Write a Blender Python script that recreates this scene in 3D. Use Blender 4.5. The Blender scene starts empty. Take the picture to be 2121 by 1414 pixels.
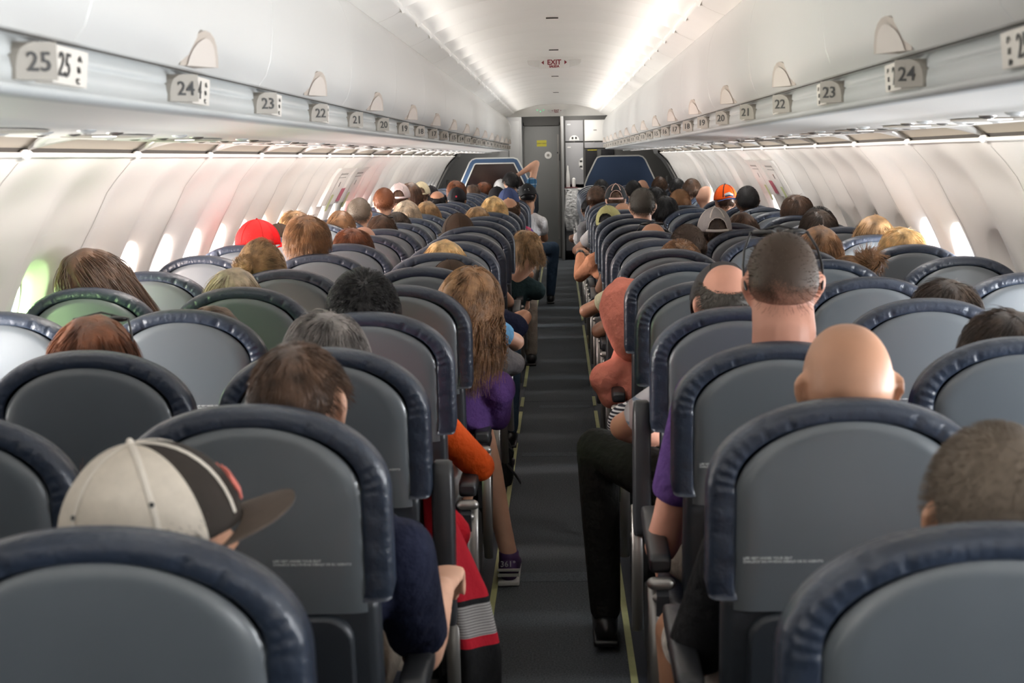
import bpy, bmesh, math, random
import numpy as np
from mathutils import Vector, Matrix
random.seed(7)
RNG = np.random.default_rng(11)
SC = bpy.context.scene
COL = SC.collection
PI = math.pi

# ---------------------------------------------------------------- camera
PITCH, YAW, ROLL = 0.1242, -0.034, -0.0185
F_PX = 3050.0
_cy, _sy, _cp, _sp = math.cos(YAW), math.sin(YAW), math.cos(PITCH), math.sin(PITCH)
_fwd = Vector((_sy * _cp, _cy * _cp, -_sp))
_rt = Vector((_cy, -_sy, 0))
_up = _rt.cross(_fwd)
_r = _rt * math.cos(ROLL) + _up * math.sin(ROLL)
_u = -_rt * math.sin(ROLL) + _up * math.cos(ROLL)
cd = bpy.data.cameras.new('camera')
cam = bpy.data.objects.new('camera', cd)
COL.objects.link(cam)
cam.matrix_world = Matrix(((_r.x, _u.x, -_fwd.x, 0.0272), (_r.y, _u.y, -_fwd.y, 0.0),
                           (_r.z, _u.z, -_fwd.z, 1.56), (0, 0, 0, 1)))
cd.sensor_width = 36.0
cd.lens = F_PX / 2121.0 * 36.0
cd.clip_start = 0.05
cd.dof.use_dof = True
cd.dof.focus_distance = 8.5
cd.dof.aperture_fstop = 8.0
SC.camera = cam

# ---------------------------------------------------------------- world, exposure, large lights
W = bpy.data.worlds.new('sky')
SC.world = W
W.use_nodes = True
W.node_tree.nodes['Background'].inputs[0].default_value = (0.80, 0.88, 1.0, 1)
W.node_tree.nodes['Background'].inputs[1].default_value = 1.2
SC.view_settings.view_transform = 'Standard'
SC.view_settings.look = 'None'
SC.view_settings.gamma = 1
SC.view_settings.exposure = 0.0
SC.view_settings.use_curve_mapping = False
SC.cycles.max_bounces = 6
SC.cycles.diffuse_bounces = 4
SC.cycles.glossy_bounces = 3
SC.cycles.transmission_bounces = 2
SC.cycles.transparent_max_bounces = 4
SC.cycles.sample_clamp_indirect = 4
SC.cycles.caustics_reflective = False
SC.cycles.caustics_refractive = False
SC.cycles.use_adaptive_sampling = True
SC.cycles.adaptive_threshold = 0.03
SC.cycles.use_denoising = True


def area_light(name, loc, rot, sx, sy, energy, color, spread=PI):
    l = bpy.data.lights.new(name, 'AREA')
    l.shape = 'RECTANGLE'
    l.size, l.size_y = sx, sy
    l.energy = energy
    l.color = color
    l.spread = spread
    o = bpy.data.objects.new(name, l)
    COL.objects.link(o)
    o.location = loc
    o.rotation_euler = rot
    return o


P = 0.79
YB, YF = -7.2, 21.35          # cabin back and front
LAMP_W = 68
WINDOW_W = 36
WASH_W = 16.5
# the cove lamps: one run along each side of the ceiling, shining across at the opposite bins
for s in (-1, 1):
    area_light('cove_lamp', (s * 0.615, (YB + YF) / 2, 2.175), (0, s * math.radians(110), 0), 0.06, YF - YB - .3, LAMP_W * (1.12 if s > 0 else .95), (1.0, 0.955, 0.90), math.radians(86))
# sidewall lamps along the outer edge of the service channel, shining on the window panels
for s in (-1, 1):
    for ya, yb_, kk, colr in ((-7.0, 3.6, 1.6 if s < 0 else .8, (1, .97, .94)), (3.6, 11.5, 1.9 if s < 0 else 1.3, (1, .91, .86) if s < 0 else (1, .95, .90)), (11.5, 21.2, 1.0, (1, .95, .90))):  # left runs boosted, the middle one pinkish, standing in for reflected sunlight
        area_light('sidewall_lamp', (s * 1.325, (ya + yb_) / 2, 1.627), (0, s * math.radians(-40), 0), 0.045, yb_ - ya - .02, WASH_W * kk * (yb_ - ya) / 7, colr, math.radians(140))
# added fill light hidden beyond the header, brightens the front wall
area_light('galley_added_fill', (0, 21.9, 2.28), (0, 0, 0), 1.2, .5, 26.0, (1, .95, .88))


def rowY(n):
    return (2.04 + n) * P


# ---------------------------------------------------------------- materials
MATS = {}


def srgb(r, g, b):
    f = lambda c: (c / 255 / 12.92) if c <= 10 else ((c / 255 + .055) / 1.055) ** 2.4
    return (f(r), f(g), f(b))


def mat(name, color, rough=0.5, metal=0.0, noise=None, bump=None, objcol=False, spec=0.5, emit=None, alpha=None, var=None, coat=0.0):
    """procedural principled material; noise=(scale, amount) varies the colour, bump=(scale, strength)"""
    if name in MATS:
        return MATS[name]
    m = bpy.data.materials.new(name)
    m.use_nodes = True
    nt = m.node_tree
    b = nt.nodes['Principled BSDF']
    b.inputs['Base Color'].default_value = (*color, 1)
    b.inputs['Roughness'].default_value = rough
    b.inputs['Metallic'].default_value = metal
    b.inputs['Specular IOR Level'].default_value = spec
    b.inputs['Coat Weight'].default_value = coat
    b.inputs['Coat Roughness'].default_value = 0.15
    src = None
    if objcol:
        oi = nt.nodes.new('ShaderNodeObjectInfo')
        src = oi.outputs['Color']
    tc = nt.nodes.new('ShaderNodeTexCoord')
    if noise:
        nz = nt.nodes.new('ShaderNodeTexNoise')
        nz.inputs['Scale'].default_value = noise[0]
        nz.inputs['Detail'].default_value = 4
        nt.links.new(tc.outputs['Object'], nz.inputs['Vector'])
        mr = nt.nodes.new('ShaderNodeMapRange')
        mr.inputs['From Min'].default_value = .3
        mr.inputs['From Max'].default_value = .7
        mr.inputs['To Min'].default_value = 1 - noise[1]
        mr.inputs['To Max'].default_value = 1 + noise[1]
        nt.links.new(nz.outputs['Fac'], mr.inputs['Value'])
        mx = nt.nodes.new('ShaderNodeVectorMath')
        mx.operation = 'SCALE'
        if src:
            nt.links.new(src, mx.inputs[0])
        else:
            mx.inputs[0].default_value = color
        nt.links.new(mr.outputs[0], mx.inputs['Scale'])
        src = mx.outputs[0]
    if src:
        nt.links.new(src, b.inputs['Base Color'])
    if bump:
        nb = nt.nodes.new('ShaderNodeTexNoise')
        nb.inputs['Scale'].default_value = bump[0]
        nb.inputs['Detail'].default_value = 5
        nt.links.new(tc.outputs['Object'], nb.inputs['Vector'])
        bp = nt.nodes.new('ShaderNodeBump')
        bp.inputs['Strength'].default_value = bump[1]
        bp.inputs['Distance'].default_value = bump[2] if len(bump) > 2 else .004
        nt.links.new(nb.outputs['Fac'], bp.inputs['Height'])
        nt.links.new(bp.outputs[0], b.inputs['Normal'])
    if emit:
        b.inputs['Emission Color'].default_value = (*emit[0], 1)
        b.inputs['Emission Strength'].default_value = emit[1]
    if alpha is not None:
        b.inputs['Alpha'].default_value = alpha
    MATS[name] = m
    return m


M_WALL = mat('wall_plastic', (.66, .635, .60), .42, noise=(.8, .03))
M_CEIL = mat('ceiling_plastic', (.78, .76, .725), .5, noise=(1.5, .03))
M_BIN = mat('bin_plastic', (.53, .525, .51), .36, noise=(.7, .02))
M_RAIL = mat('rail_plastic', (.46, .475, .475), .30)
M_PSU = mat('service_plastic', (.66, .65, .63), .28)
M_BEIGE = mat('beige_plastic', (.40, .36, .30), .5)
M_GAPSHADOW = mat('dark_gap_shadow', (.03, .025, .02), .8)
M_SEAM = mat('seam_grey', (.28, .27, .25), .6)
M_CARPET = mat('carpet_blue_grey', (.078, .086, .096), .95, noise=(160, .45), bump=(300, .6, .004), spec=.1)
M_CARPET2 = mat('carpet_worn', (.094, .108, .124), .95, noise=(160, .4), bump=(300, .6, .004), spec=.1)
M_STRIP = mat('photoluminescent_strip', (.42, .43, .20), .5, noise=(20, .1))
M_TRACK = mat('track_cover', (.008, .012, .024), .6)
M_LEATHER = mat('navy_leather', (.018, .026, .044), .34, noise=(14, .15), bump=(75, .5, .005), spec=.6)
M_LEATHER_F = mat('navy_leather_flat', (.014, .02, .038), .45, bump=(60, .3, .004))
M_SHELL = mat('grey_seat_shell', (.092, .105, .116), .32, noise=(2.5, .06), bump=(500, .12, .001), spec=.9)
M_SHELLD = mat('dark_seat_shell', (.018, .022, .028), .42, bump=(400, .12, .001))
M_ARM = mat('armrest_plastic', (.022, .023, .026), .38, bump=(500, .2, .001))
M_METAL = mat('brushed_metal', (.30, .285, .27), .38, metal=.85)
M_TEXTW = mat('pale_print', (.55, .57, .56), .6)
M_TEXTK = mat('black_print', (.03, .03, .03), .6)
M_TEXTR = mat('red_print', (.18, .01, .02), .6)
M_PLAC = mat('placard_beige', (.31, .285, .25), .45)
M_PLACW = mat('placard_white', (.62, .58, .53), .45)
M_LATCH = mat('latch_beige', (.40, .345, .30), .35)
M_LATCHD = mat('latch_flap_beige', (.50, .45, .41), .4)
M_SKIN = mat('skin', (.5, .3, .2), .5, objcol=True, noise=(9, .10), bump=(90, .12, .002), spec=.4)
M_FADE = {}
M_CLOTH = mat('cloth', (.5, .5, .5), .85, objcol=True, noise=(6, .12), bump=(11, 1.0, .03), spec=.15)
M_HAIR = mat('hair', (.1, .06, .03), .42, objcol=True, noise=(26, .55), bump=(130, .5, .004), spec=.45)
M_CAPC = mat('cap_cloth', (.1, .1, .1), .8, objcol=True, noise=(40, .08), bump=(350, .3, .001), spec=.2)
M_SHOE = mat('shoe_black', (.01, .01, .011), .35)
M_GREYW = mat('galley_grey', (.24, .24, .24), .45, noise=(3, .05))
M_GREYD = mat('galley_dark', (.085, .083, .08), .5, noise=(3, .05))
M_DOOR = mat('cockpit_door_grey', (.165, .168, .165), .45, noise=(2, .06))
M_GALLEYP = mat('galley_panel', (.30, .30, .31), .4, noise=(3, .04))
M_BLUE = mat('divider_blue', (.020, .045, .10), .55, bump=(300, .2, .001))
M_BLUEF = mat('divider_frame_blue', (.035, .075, .15), .45)
M_TRIMW = mat('divider_white_trim', (.55, .55, .52), .4)
M_SMOKE = mat('smoked_pane', (.012, .006, .006), .10, spec=.6)
M_YEL = mat('yellow_placard', (.45, .40, .03), .5)
M_WHITE = mat('white_plastic', (.70, .69, .67), .4)
M_BLACK = mat('black_plastic', (.010, .010, .012), .3)
M_BAG = mat('translucent_bag', (.62, .62, .62), .3, bump=(22, 1.0, .03), noise=(9, .12))


# ---------------------------------------------------------------- mesh helper
class MB:
    def __init__(self):
        self.v, self.f, self.m, self.s = [], [], [], []

    def add(self, verts, faces, mi=0, smooth=True):
        o = len(self.v)
        self.v.extend([tuple(map(float, p)) for p in verts])
        for f in faces:
            self.f.append(tuple(i + o for i in f))
            self.m.append(mi)
            self.s.append(smooth)
        return self

    def box(self, x0, x1, y0, y1, z0, z1, mi=0, bev=0.0):
        if bev <= 0:
            v = [(x, y, z) for x in (x0, x1) for y in (y0, y1) for z in (z0, z1)]
            f = [(0, 1, 3, 2), (4, 6, 7, 5), (0, 4, 5, 1), (2, 3, 7, 6), (0, 2, 6, 4), (1, 5, 7, 3)]
            return self.add(v, f, mi, False)
        bm = bmesh.new()
        bmesh.ops.create_cube(bm, size=1)
        for q in bm.verts:
            q.co = Vector(((x0 + x1) / 2 + q.co.x * (x1 - x0), (y0 + y1) / 2 + q.co.y * (y1 - y0), (z0 + z1) / 2 + q.co.z * (z1 - z0)))
        bmesh.ops.bevel(bm, geom=bm.edges[:], offset=bev, segments=3, profile=.6, affect='EDGES')
        bm.verts.index_update()
        self.add([q.co[:] for q in bm.verts], [[w.index for w in fc.verts] for fc in bm.faces], mi, True)
        bm.free()
        return self

    def grid(self, rows, mi=0, closed_u=False, closed_v=False, smooth=True, flip=False):
        """rows: list of lists of points"""
        nr, nc = len(rows), len(rows[0])
        v = [p for r in rows for p in r]
        f = []
        for i in range(nr if closed_v else nr - 1):
            for j in range(nc if closed_u else nc - 1):
                a, b = i * nc + j, i * nc + (j + 1) % nc
                c, d = ((i + 1) % nr) * nc + (j + 1) % nc, ((i + 1) % nr) * nc + j
                f.append((a, d, c, b) if flip else (a, b, c, d))
        return self.add(v, f, mi, smooth)

    def loft(self, pts, rads, ref=(1, 0, 0), seg=16, mi=0, caps=True, power=2.0, capk=1.0):
        """swept closed tube; rads (rx along ref, ry across)"""
        pts = [Vector(p) for p in pts]
        rads = [(r, r) if not isinstance(r, (tuple, list)) else r for r in rads]
        ref = Vector(ref)
        n = len(pts)
        rings = []
        for i in range(n):
            t = (pts[min(i + 1, n - 1)] - pts[max(i - 1, 0)]).normalized()
            a = (ref - ref.dot(t) * t)
            if a.length < .05:
                a = Vector((0, 1, 0)) - t * t.y
            a.normalize()
            b = t.cross(a)
            rings.append((pts[i], a, b, rads[i], t))
        out = []

        def ring(p, a, b, r):
            res = []
            for k in range(seg):
                th = 2 * PI * k / seg
                c, s = math.cos(th), math.sin(th)
                if power != 2.0:
                    c = math.copysign(abs(c) ** (2 / power), c)
                    s = math.copysign(abs(s) ** (2 / power), s)
                res.append(p + a * r[0] * c + b * r[1] * s)
            return res
        if caps:
            p, a, b, r, t = rings[0]
            e = min(r) * capk
            for q in (.98, .75, .4):
                out.append(ring(p - t * e * math.sin(math.acos(1 - q) if q < 1 else 1) * q, a, b, (r[0] * math.sqrt(1 - q * q), r[1] * math.sqrt(1 - q * q))))
        for p, a, b, r, t in rings:
            out.append(ring(p, a, b, r))
        if caps:
            p, a, b, r, t = rings[-1]
            e = min(r) * capk
            for q in (.4, .75, .98):
                out.append(ring(p + t * e * math.sin(math.acos(1 - q)) * q, a, b, (r[0] * math.sqrt(1 - q * q), r[1] * math.sqrt(1 - q * q))))
        self.grid(out, mi, closed_u=True)
        o = len(self.v) - len(out) * seg
        self.f.append(tuple(o + k for k in range(seg))[::-1])
        self.f.append(tuple(o + (len(out) - 1) * seg + k for k in range(seg)))
        self.m += [mi, mi]
        self.s += [True, True]
        return self

    def ball(self, c, r, seg=16, mi=0):
        rows = []
        for i in range(1, 8):
            ph = PI * i / 8
            rows.append([(c[0] + r[0] * math.sin(ph) * math.cos(2 * PI * k / seg), c[1] + r[1] * math.sin(ph) * math.sin(2 * PI * k / seg), c[2] + r[2] * math.cos(ph)) for k in range(seg)])
        self.grid(rows, mi, closed_u=True)
        o = len(self.v) - 7 * seg
        self.f += [tuple(o + k for k in range(seg)), tuple(len(self.v) - seg + k for k in range(seg))[::-1]]
        self.m += [mi, mi]
        self.s += [True, True]
        return self

    def wedge(self, side, x0, prot, y0, y1, z0, outl, mi=0, back=.012):
        """plate whose far edge stands out from the rail, filled in behind; outl = [(s, h)]"""
        fr = [(side * (x0 - prot * s), y0 + (y1 - y0) * s, z0 + h) for s, h in outl]
        bk = [(side * (x0 + back), y0 + (y1 - y0) * s + .004 * s, z0 + h) for s, h in outl]
        n = len(fr)
        return self.add(fr + bk, [tuple(range(n)), tuple(range(2 * n - 1, n - 1, -1))] + [(k, (k + 1) % n, n + (k + 1) % n, n + k) for k in range(n)], mi, False)

    def disc(self, c, r, n=(0, 0, 1), seg=20, mi=0, h=0.0, ry=None):
        c, n = Vector(c), Vector(n).normalized()
        a = n.orthogonal().normalized()
        if abs(n.z) > .9:
            a = Vector((1, 0, 0))
        b = n.cross(a)
        ry = ry or r
        top = [c + n * h + a * r * math.cos(2 * PI * k / seg) + b * ry * math.sin(2 * PI * k / seg) for k in range(seg)]
        self.add(top, [tuple(range(seg))], mi, False)
        if h:
            bot = [p - n * h for p in top]
            self.add(bot + top, [(k, (k + 1) % seg, seg + (k + 1) % seg, seg + k) for k in range(seg)], mi, True)
        return self

    def mesh(self, name, mats):
        me = bpy.data.meshes.new(name)
        me.from_pydata(self.v, [], self.f)
        for m in (mats if isinstance(mats, (list, tuple)) else [mats]):
            me.materials.append(m)
        me.polygons.foreach_set('material_index', self.m)
        me.polygons.foreach_set('use_smooth', self.s)
        me.update()
        return me

    def build(self, name, mats, parent=None, loc=None):
        return link(name, self.mesh(name, mats), parent, loc)


def link(name, data, parent=None, loc=None, color=None, matrix=None):
    o = bpy.data.objects.new(name, data)
    COL.objects.link(o)
    if parent:
        o.parent = parent
    if loc:
        o.location = loc
    if matrix is not None:
        o.matrix_local = matrix
    if color:
        o.color = (*color, 1)
    return o


def empty(name, loc=(0, 0, 0), label=None, cat=None, group=None):
    o = bpy.data.objects.new(name, None)
    COL.objects.link(o)
    o.location = loc
    o.empty_display_size = .1
    if label:
        o['label'] = label
    if cat:
        o['category'] = cat
    if group:
        o['group'] = group
    return o


def tag(o, label=None, cat=None, group=None, kind=None):
    for k, v in (('label', label), ('category', cat), ('group', group), ('kind', kind)):
        if v:
            o[k] = v
    return o


def copy_tree(o, parent=None):
    c = o.copy()
    COL.objects.link(c)
    if parent:
        c.parent = parent
    for ch in list(o.children):
        copy_tree(ch, c)
    return c


def text_data(body, size, material, align='CENTER', bold=0.0, shear=0.0):
    t = bpy.data.curves.new('lettering', 'FONT')
    t.body = body
    t.size = size
    t.align_x = align
    t.align_y = 'CENTER'
    t.offset = bold
    t.extrude = 0.0004
    t.resolution_u = 2
    t.shear = shear
    o = bpy.data.objects.new('lettering', t)
    COL.objects.link(o)
    dg = bpy.context.evaluated_depsgraph_get()
    me = bpy.data.meshes.new_from_object(o.evaluated_get(dg))
    bpy.data.objects.remove(o)
    me.materials.clear()
    me.materials.append(material)
    return me
PEOPLE = [
    (0, 'C', 0.006, 0.2, 1.207, -6, -66, 0, 'tan', 'short', 'dkbrown', 'trucker_near', 'white', 'short', 'person in white T-shirt, head turned aside, dark cap with cream mesh panels'),
    (1, 'C', 0.059, 0.2, 1.24, 10, -12, -6, 'light', 'short', 'brown', '', 'navy', 'short', 'person with short brown hair in navy T-shirt, elbow over the aisle'),
    (2, 'C', -0.031, 0.276, 1.191, 14, 20, 0, 'light', 'wavyshort', 'grey', '', 'red', 'long', 'person with wavy grey hair in a red top, head just above the seat'),
    (2, 'B', -0.04, 0.2, 1.21, 8, 0, 0, 'light', 'long', 'auburn', 'shades', 'teal', 'short', 'person with long auburn hair and sunglasses pushed up on the head'),
    (3, 'B', 0.014, 0.284, 1.141, 16, 0, 24, 'light', 'long', 'brown', '', 'grey', 'short', 'person with long brown hair leaning sideways towards the aisle'),
    (3, 'C', -0.035, 0.2, 1.237, 4, 0, 0, 'tan', 'spiky', 'black', '', 'orange', 'long', 'person with spiky black hair, orange sleeves and white shorts'),
    (4, 'A', -0.03, 0.276, 1.248, 14, 0, -30, 'light', 'long', 'brown', '', 'teal', 'short', 'person in teal with long brown hair leaning on the window wall'),
    (4, 'B', -0.058, 0.2, 1.203, 6, 0, 0, 'light', 'bob', 'ash', '', 'cream', 'short', 'person with pale ash blond hair barely above the seat back'),
    (4, 'C', 0.216, 0.25, 1.167, 8, -8, 8, 'light', 'wavylong', 'ltbrown', '', 'purple', 'long', 'person with wavy light brown hair in purple top leaning into the aisle'),
    (5, 'B', -0.111, 0.2, 1.239, 4, 0, 0, 'light', 'bun', 'dkblonde', '', 'cream', 'short', 'person with dark blond hair tied in a low bun'),
    (5, 'C', 0.102, 0.3, 1.15, 20, 35, 0, 'light', 'none', 'dkbrown', 'brown', 'grey', 'long', 'person in a dark brown cap and light grey sleeves, turned to the window'),
    (6, 'B', -0.072, 0.2, 1.317, 2, 0, 0, 'light', 'thick', 'ltbrown', '', 'plaid', 'short', 'tall person with thick tousled light brown hair'),
    (6, 'C', 0.015, 0.2, 1.199, 6, 0, 0, 'light', 'long', 'blonde', '', 'blue', 'short', 'person with golden blond hair in a light blue top'),
    (7, 'A', 0.057, 0.2, 1.27, 4, -60, 0, 'light', 'short', 'greybr', 'red', 'plaid', 'short', 'person in a bright red mesh cap by the window'),
    (7, 'B', 0.02, 0.2, 1.218, 6, 0, 0, 'light', 'thick', 'auburn', '', 'pink', 'short', 'person with rounded auburn hair next to a bald head'),
    (7, 'C', 0.103, 0.308, 1.093, 22, -10, -4, 'tan', 'short', 'dkbrown', '', 'navy', 'short', 'person in dark navy T-shirt, tanned bare elbow over the aisle'),
    (8, 'A', 0.016, 0.2, 1.215, 6, 0, 0, 'light', 'none', 'dkbrown', 'brown', 'grey', 'short', 'person in a plain brown cap, window side behind the red cap'),
    (8, 'B', -0.032, 0.2, 1.202, 8, 0, 0, 'light', 'none', 'brown', '', 'grey', 'short', 'bald person, only the pale crown above the seat'),
    (9, 'A', -0.03, 0.2, 1.259, 4, 0, 0, 'light', 'thick', 'dkblonde', '', 'cream', 'short', 'person with sandy tousled hair by the bright windows'),
    (9, 'B', -0.024, 0.2, 1.235, 6, 0, 0, 'light', 'short', 'brown', 'shades', 'grey', 'short', 'person with brown hair and sunglasses on top, left block middle seat'),
    (9, 'C', -0.08, 0.2, 1.227, 8, 35, 0, 'light', 'none', 'dkbrown', 'brown', 'grey', 'short', 'person in a large dark brown cap with its brim to the window'),
    (10, 'A', 0.129, 0.2, 1.23, 8, 0, 0, 'light', 'short', 'ltbrown', '', 'grey', 'short', 'person with light brown hair low beside the windows'),
    (10, 'B', -0.017, 0.2, 1.214, 8, 0, 0, 'light', 'short', 'dkbrown', '', 'grey', 'short', 'person with dark brown hair just ahead of the sunglasses wearer'),
    (10, 'C', 0.306, 0.324, 1.054, 26, 0, -8, 'light', 'curlbob', 'dkblonde', '', 'dkteal', 'long', 'person with curly blond hair bent forward into the aisle, dark green jacket'),
    (11, 'A', 0.146, 0.2, 1.294, 4, 0, 0, 'light', 'crop', 'greybr', '', 'grey', 'short', 'person with cropped grey brown hair next to the window wall'),
    (11, 'B', -0.033, 0.2, 1.271, 4, 0, 0, 'light', 'bob', 'white', '', 'cream', 'short', 'person with white blond hair'),
    (11, 'C', -0.056, 0.2, 1.218, 6, 0, 0, 'light', 'bob', 'dkblonde', '', 'cream', 'short', 'person with straight ash blond bob on the left aisle side'),
    (12, 'B', 0.044, 0.2, 1.239, 8, 0, 0, 'light', 'bob', 'dkblonde', '', 'grey', 'short', 'person with sandy blond hair ahead of the white-haired one'),
    (12, 'C', 0.027, 0.2, 1.267, 4, 0, 0, 'light', 'long', 'blonde', '', 'cream', 'short', 'person with long pale blond hair falling over the seat back'),
    (13, 'A', 0.139, 0.2, 1.333, 0, 0, 0, 'light', 'crop', 'auburn', '', 'red', 'short', 'person with cropped reddish hair and red shirt beside the wall'),  # auburn hair colour stands in for red light falling on it
    (13, 'C', 0.117, 0.2, 1.24, 0, 0, 0, 'tan', 'balding', 'brown', '', 'stripe', 'short', 'balding brown-haired person in striped shirt near the blue cap'),
    (14, 'A', 0.182, 0.2, 1.353, 0, 0, 0, 'light', 'none', 'brown', 'redwhite', 'red', 'short', 'person in a white and red mesh cap'),
    (14, 'C', 0.088, 0.2, 1.295, 0, 0, 0, 'tan', 'none', 'brown', 'navy', 'magenta', 'short', 'person in a navy blue cap with a small gold mark'),
    (15, 'A', 0.199, 0.2, 1.348, 0, 0, 0, 'light', 'long', 'brown', '', 'grey', 'short', 'person with straight brown hair ahead of the white and red cap'),
    (15, 'B', -0.076, 0.2, 1.272, 6, 0, 0, 'tan', 'balding', 'black', '', 'grey', 'short', 'person with a balding crown and dark side hair'),
    (16, 'B', 0.053, 0.2, 1.276, 2, 0, 0, 'tan', 'none', 'black', 'black', 'black', 'short', 'person in a black cap with a small red mark'),
    (17, 'A', 0.15, 0.2, 1.326, 0, 0, 0, 'light', 'crop', 'brown', 'khaki', 'grey', 'short', 'person in a khaki cap by the far windows'),
    (17, 'C', 0.205, 0.2, 1.287, 2, 0, -6, 'tan', 'none', 'black', 'blackcr', 'white', 'short', 'person in black cap with white letters, white T-shirt and jeans in aisle'),
    (18, 'B', -0.061, 0.2, 1.317, 0, 0, 0, 'light', 'thick', 'auburn', '', 'grey', 'short', 'person with fluffy ginger hair near the left cabin divider'),
    (18, 'C', -0.142, 0.2, 1.247, 6, 30, 0, 'tan', 'none', 'black', 'black', 'grey', 'short', 'person in a low black cap looking aside'),
    (19, 'A', 0.111, 0.2, 1.256, 0, 0, 0, 'tan', 'none', 'black', 'black', 'grey', 'short', 'person in a dark cap far along the window wall'),
    (19, 'C', -0.018, 0.2, 1.393, 0, 20, 0, 'light', 'short', 'black', '', 'blueplaid', 'short', 'person with dark hair and one arm raised behind the head'),
    (20, 'B', 0.024, 0.2, 1.256, 4, 0, 0, 'light', 'none', 'brown', 'shades', 'grey', 'short', 'bald person with sunglasses on the head near the divider window'),
    (21, 'B', 0.122, 0.2, 1.257, 0, 0, 0, 'light', 'thick', 'auburn', '', 'grey', 'short', 'person with orange brown hair in front of the divider window'),
    (21, 'C', -0.198, 0.2, 1.29, 0, 0, 0, 'light', 'none', 'white', 'white', 'grey', 'short', 'person in a white cap beside the dark-haired one with raised arm'),
    (0, 'D', 0.06, 0.2, 1.222, 0, 0, 0, 'tan', 'crop', 'greybr', '', 'white', 'short', 'person with cropped grey brown hair in the row 25 aisle seat, cream shirt'),
    (1, 'D', 0.027, 0.2, 1.265, 2, 2, 0, 'tan', 'none', 'brown', '', 'black', 'short', 'bald tanned person wearing a black earpiece'),
    (2, 'D', 0.03, 0.2, 1.393, 0, 0, 0, 'pink', 'fade', 'dkbrown', 'shades', 'purple', 'short', 'tall person with close-cropped dark hair, sunglasses on head, purple shirt'),
    (2, 'E', 0.017, 0.2, 1.189, 8, 0, 0, 'light', 'thick', 'dkbrown', '', 'grey', 'short', 'person with dark brown hair beside the tall close-cropped person'),
    (3, 'D', -0.011, 0.2, 1.264, 6, 4, 0, 'pink', 'balding', 'dkgrey', 'greyflat', 'plaid', 'short', 'balding person with grey side hair under a dark flat cap'),
    (3, 'E', 0.102, 0.268, 1.184, 12, 0, 0, 'tan', 'thick', 'dkbrown', '', 'grey', 'short', 'person with smooth dark brown hair behind a right middle seat'),
    (4, 'D', -0.108, 0.284, 1.033, 16, 0, 0, 'tan', 'short', 'black', '', 'bwstripe', 'short', 'person in black and white striped T-shirt, forearm bare'),
    (5, 'D', -0.211, 0.332, 1.051, 28, 0, -14, 'light', 'none', 'brown', 'hood', 'coral', 'long', 'person in a coral pink hooded top slumped towards the aisle'),
    (5, 'E', 0.12, 0.268, 1.123, 12, 0, 10, 'light', 'messybun', 'ltbrown', '', 'grey', 'short', 'person with brown hair in a messy top bun'),
    (6, 'D', 0.051, 0.2, 1.171, 8, 0, 0, 'light', 'curly', 'ltbrown', 'shades', 'white', 'short', 'person with curly hair and sunglasses barely above the seat'),
    (6, 'E', 0.141, 0.2, 1.235, 4, 0, 0, 'light', 'bob', 'ltbrown', '', 'grey', 'short', 'person with sunlit light brown hair half hidden by the tall person'),
    (6, 'F', -0.014, 0.2, 1.216, 8, 0, 0, 'light', 'thick', 'blonde', '', 'cream', 'short', 'person with very pale fine hair in sun by the right windows'),
    (7, 'D', 0.156, 0.2, 1.214, 2, 14, 0, 'brown', 'crop', 'dkbrown', '', 'magenta', 'short', 'person with dark cropped hair wearing a plum shirt'),
    (7, 'F', 0.03, 0.2, 1.244, 4, 0, 0, 'light', 'bob', 'dkblonde', '', 'grey', 'short', 'person with straight golden brown hair near the window shades'),
    (8, 'D', 0.032, 0.2, 1.204, 6, 0, 0, 'tan', 'balding', 'black', 'shades', 'lime', 'short', 'person with thin black hair, sunglasses on head, pale lime T-shirt'),
    (8, 'E', -0.155, 0.2, 1.264, 0, 4, 0, 'tan', 'crop', 'dkbrown', 'truckerwhite', 'orange', 'short', 'person in a grey mesh cap with white seams and strap'),
    (8, 'F', -0.107, 0.2, 1.241, 2, 0, 0, 'tan', 'thick', 'dkbrown', '', 'grey', 'short', 'person with thick nearly black hair in front of the curly head'),
    (9, 'E', 0.092, 0.2, 1.207, 6, 0, 0, 'light', 'bob', 'brown', '', 'grey', 'short', 'person with streaked brown hair ahead of the mesh cap'),
    (9, 'F', 0.03, 0.2, 1.217, 2, 0, 0, 'tan', 'curly', 'black', '', 'grey', 'short', 'person with curly black hair by the wall'),
    (10, 'D', 0.063, 0.2, 1.347, 0, 0, 0, 'light', 'crop', 'dkgrey', '', 'grey', 'short', 'person with cropped salt and pepper hair and visible ears'),
    (10, 'F', 0.03, 0.2, 1.279, 4, 0, -6, 'tan', 'thick', 'brown', '', 'grey', 'short', 'person with smooth brown hair resting against the right wall'),
    (11, 'D', -0.127, 0.2, 1.205, 6, -14, -10, 'tan', 'short', 'black', 'limecap', 'peach', 'long', 'person in a yellow green cap with a back opening, peach shirt'),
    (12, 'D', 0.003, 0.2, 1.209, 6, 0, 0, 'tan', 'balding', 'brown', '', 'grey', 'short', 'balding person half hidden behind the salt and pepper head'),
    (12, 'E', -0.206, 0.2, 1.244, 6, 0, 0, 'tan', 'thick', 'black', '', 'grey', 'short', 'person with black hair low between two right seats'),
    (12, 'F', -0.097, 0.2, 1.313, 0, 0, 0, 'brown', 'crop', 'black', '', 'grey', 'short', 'dark-haired person next to the orange cap'),
    (13, 'E', -0.025, 0.2, 1.278, 2, 0, 0, 'light', 'crop', 'ltbrown', '', 'grey', 'short', 'person with a pale shaved head lit by the sun'),
    (13, 'F', -0.177, 0.2, 1.307, 0, 10, 0, 'light', 'none', 'brown', 'orange', 'grey', 'short', 'person in a bright orange cap with black and blue emblem'),
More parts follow.
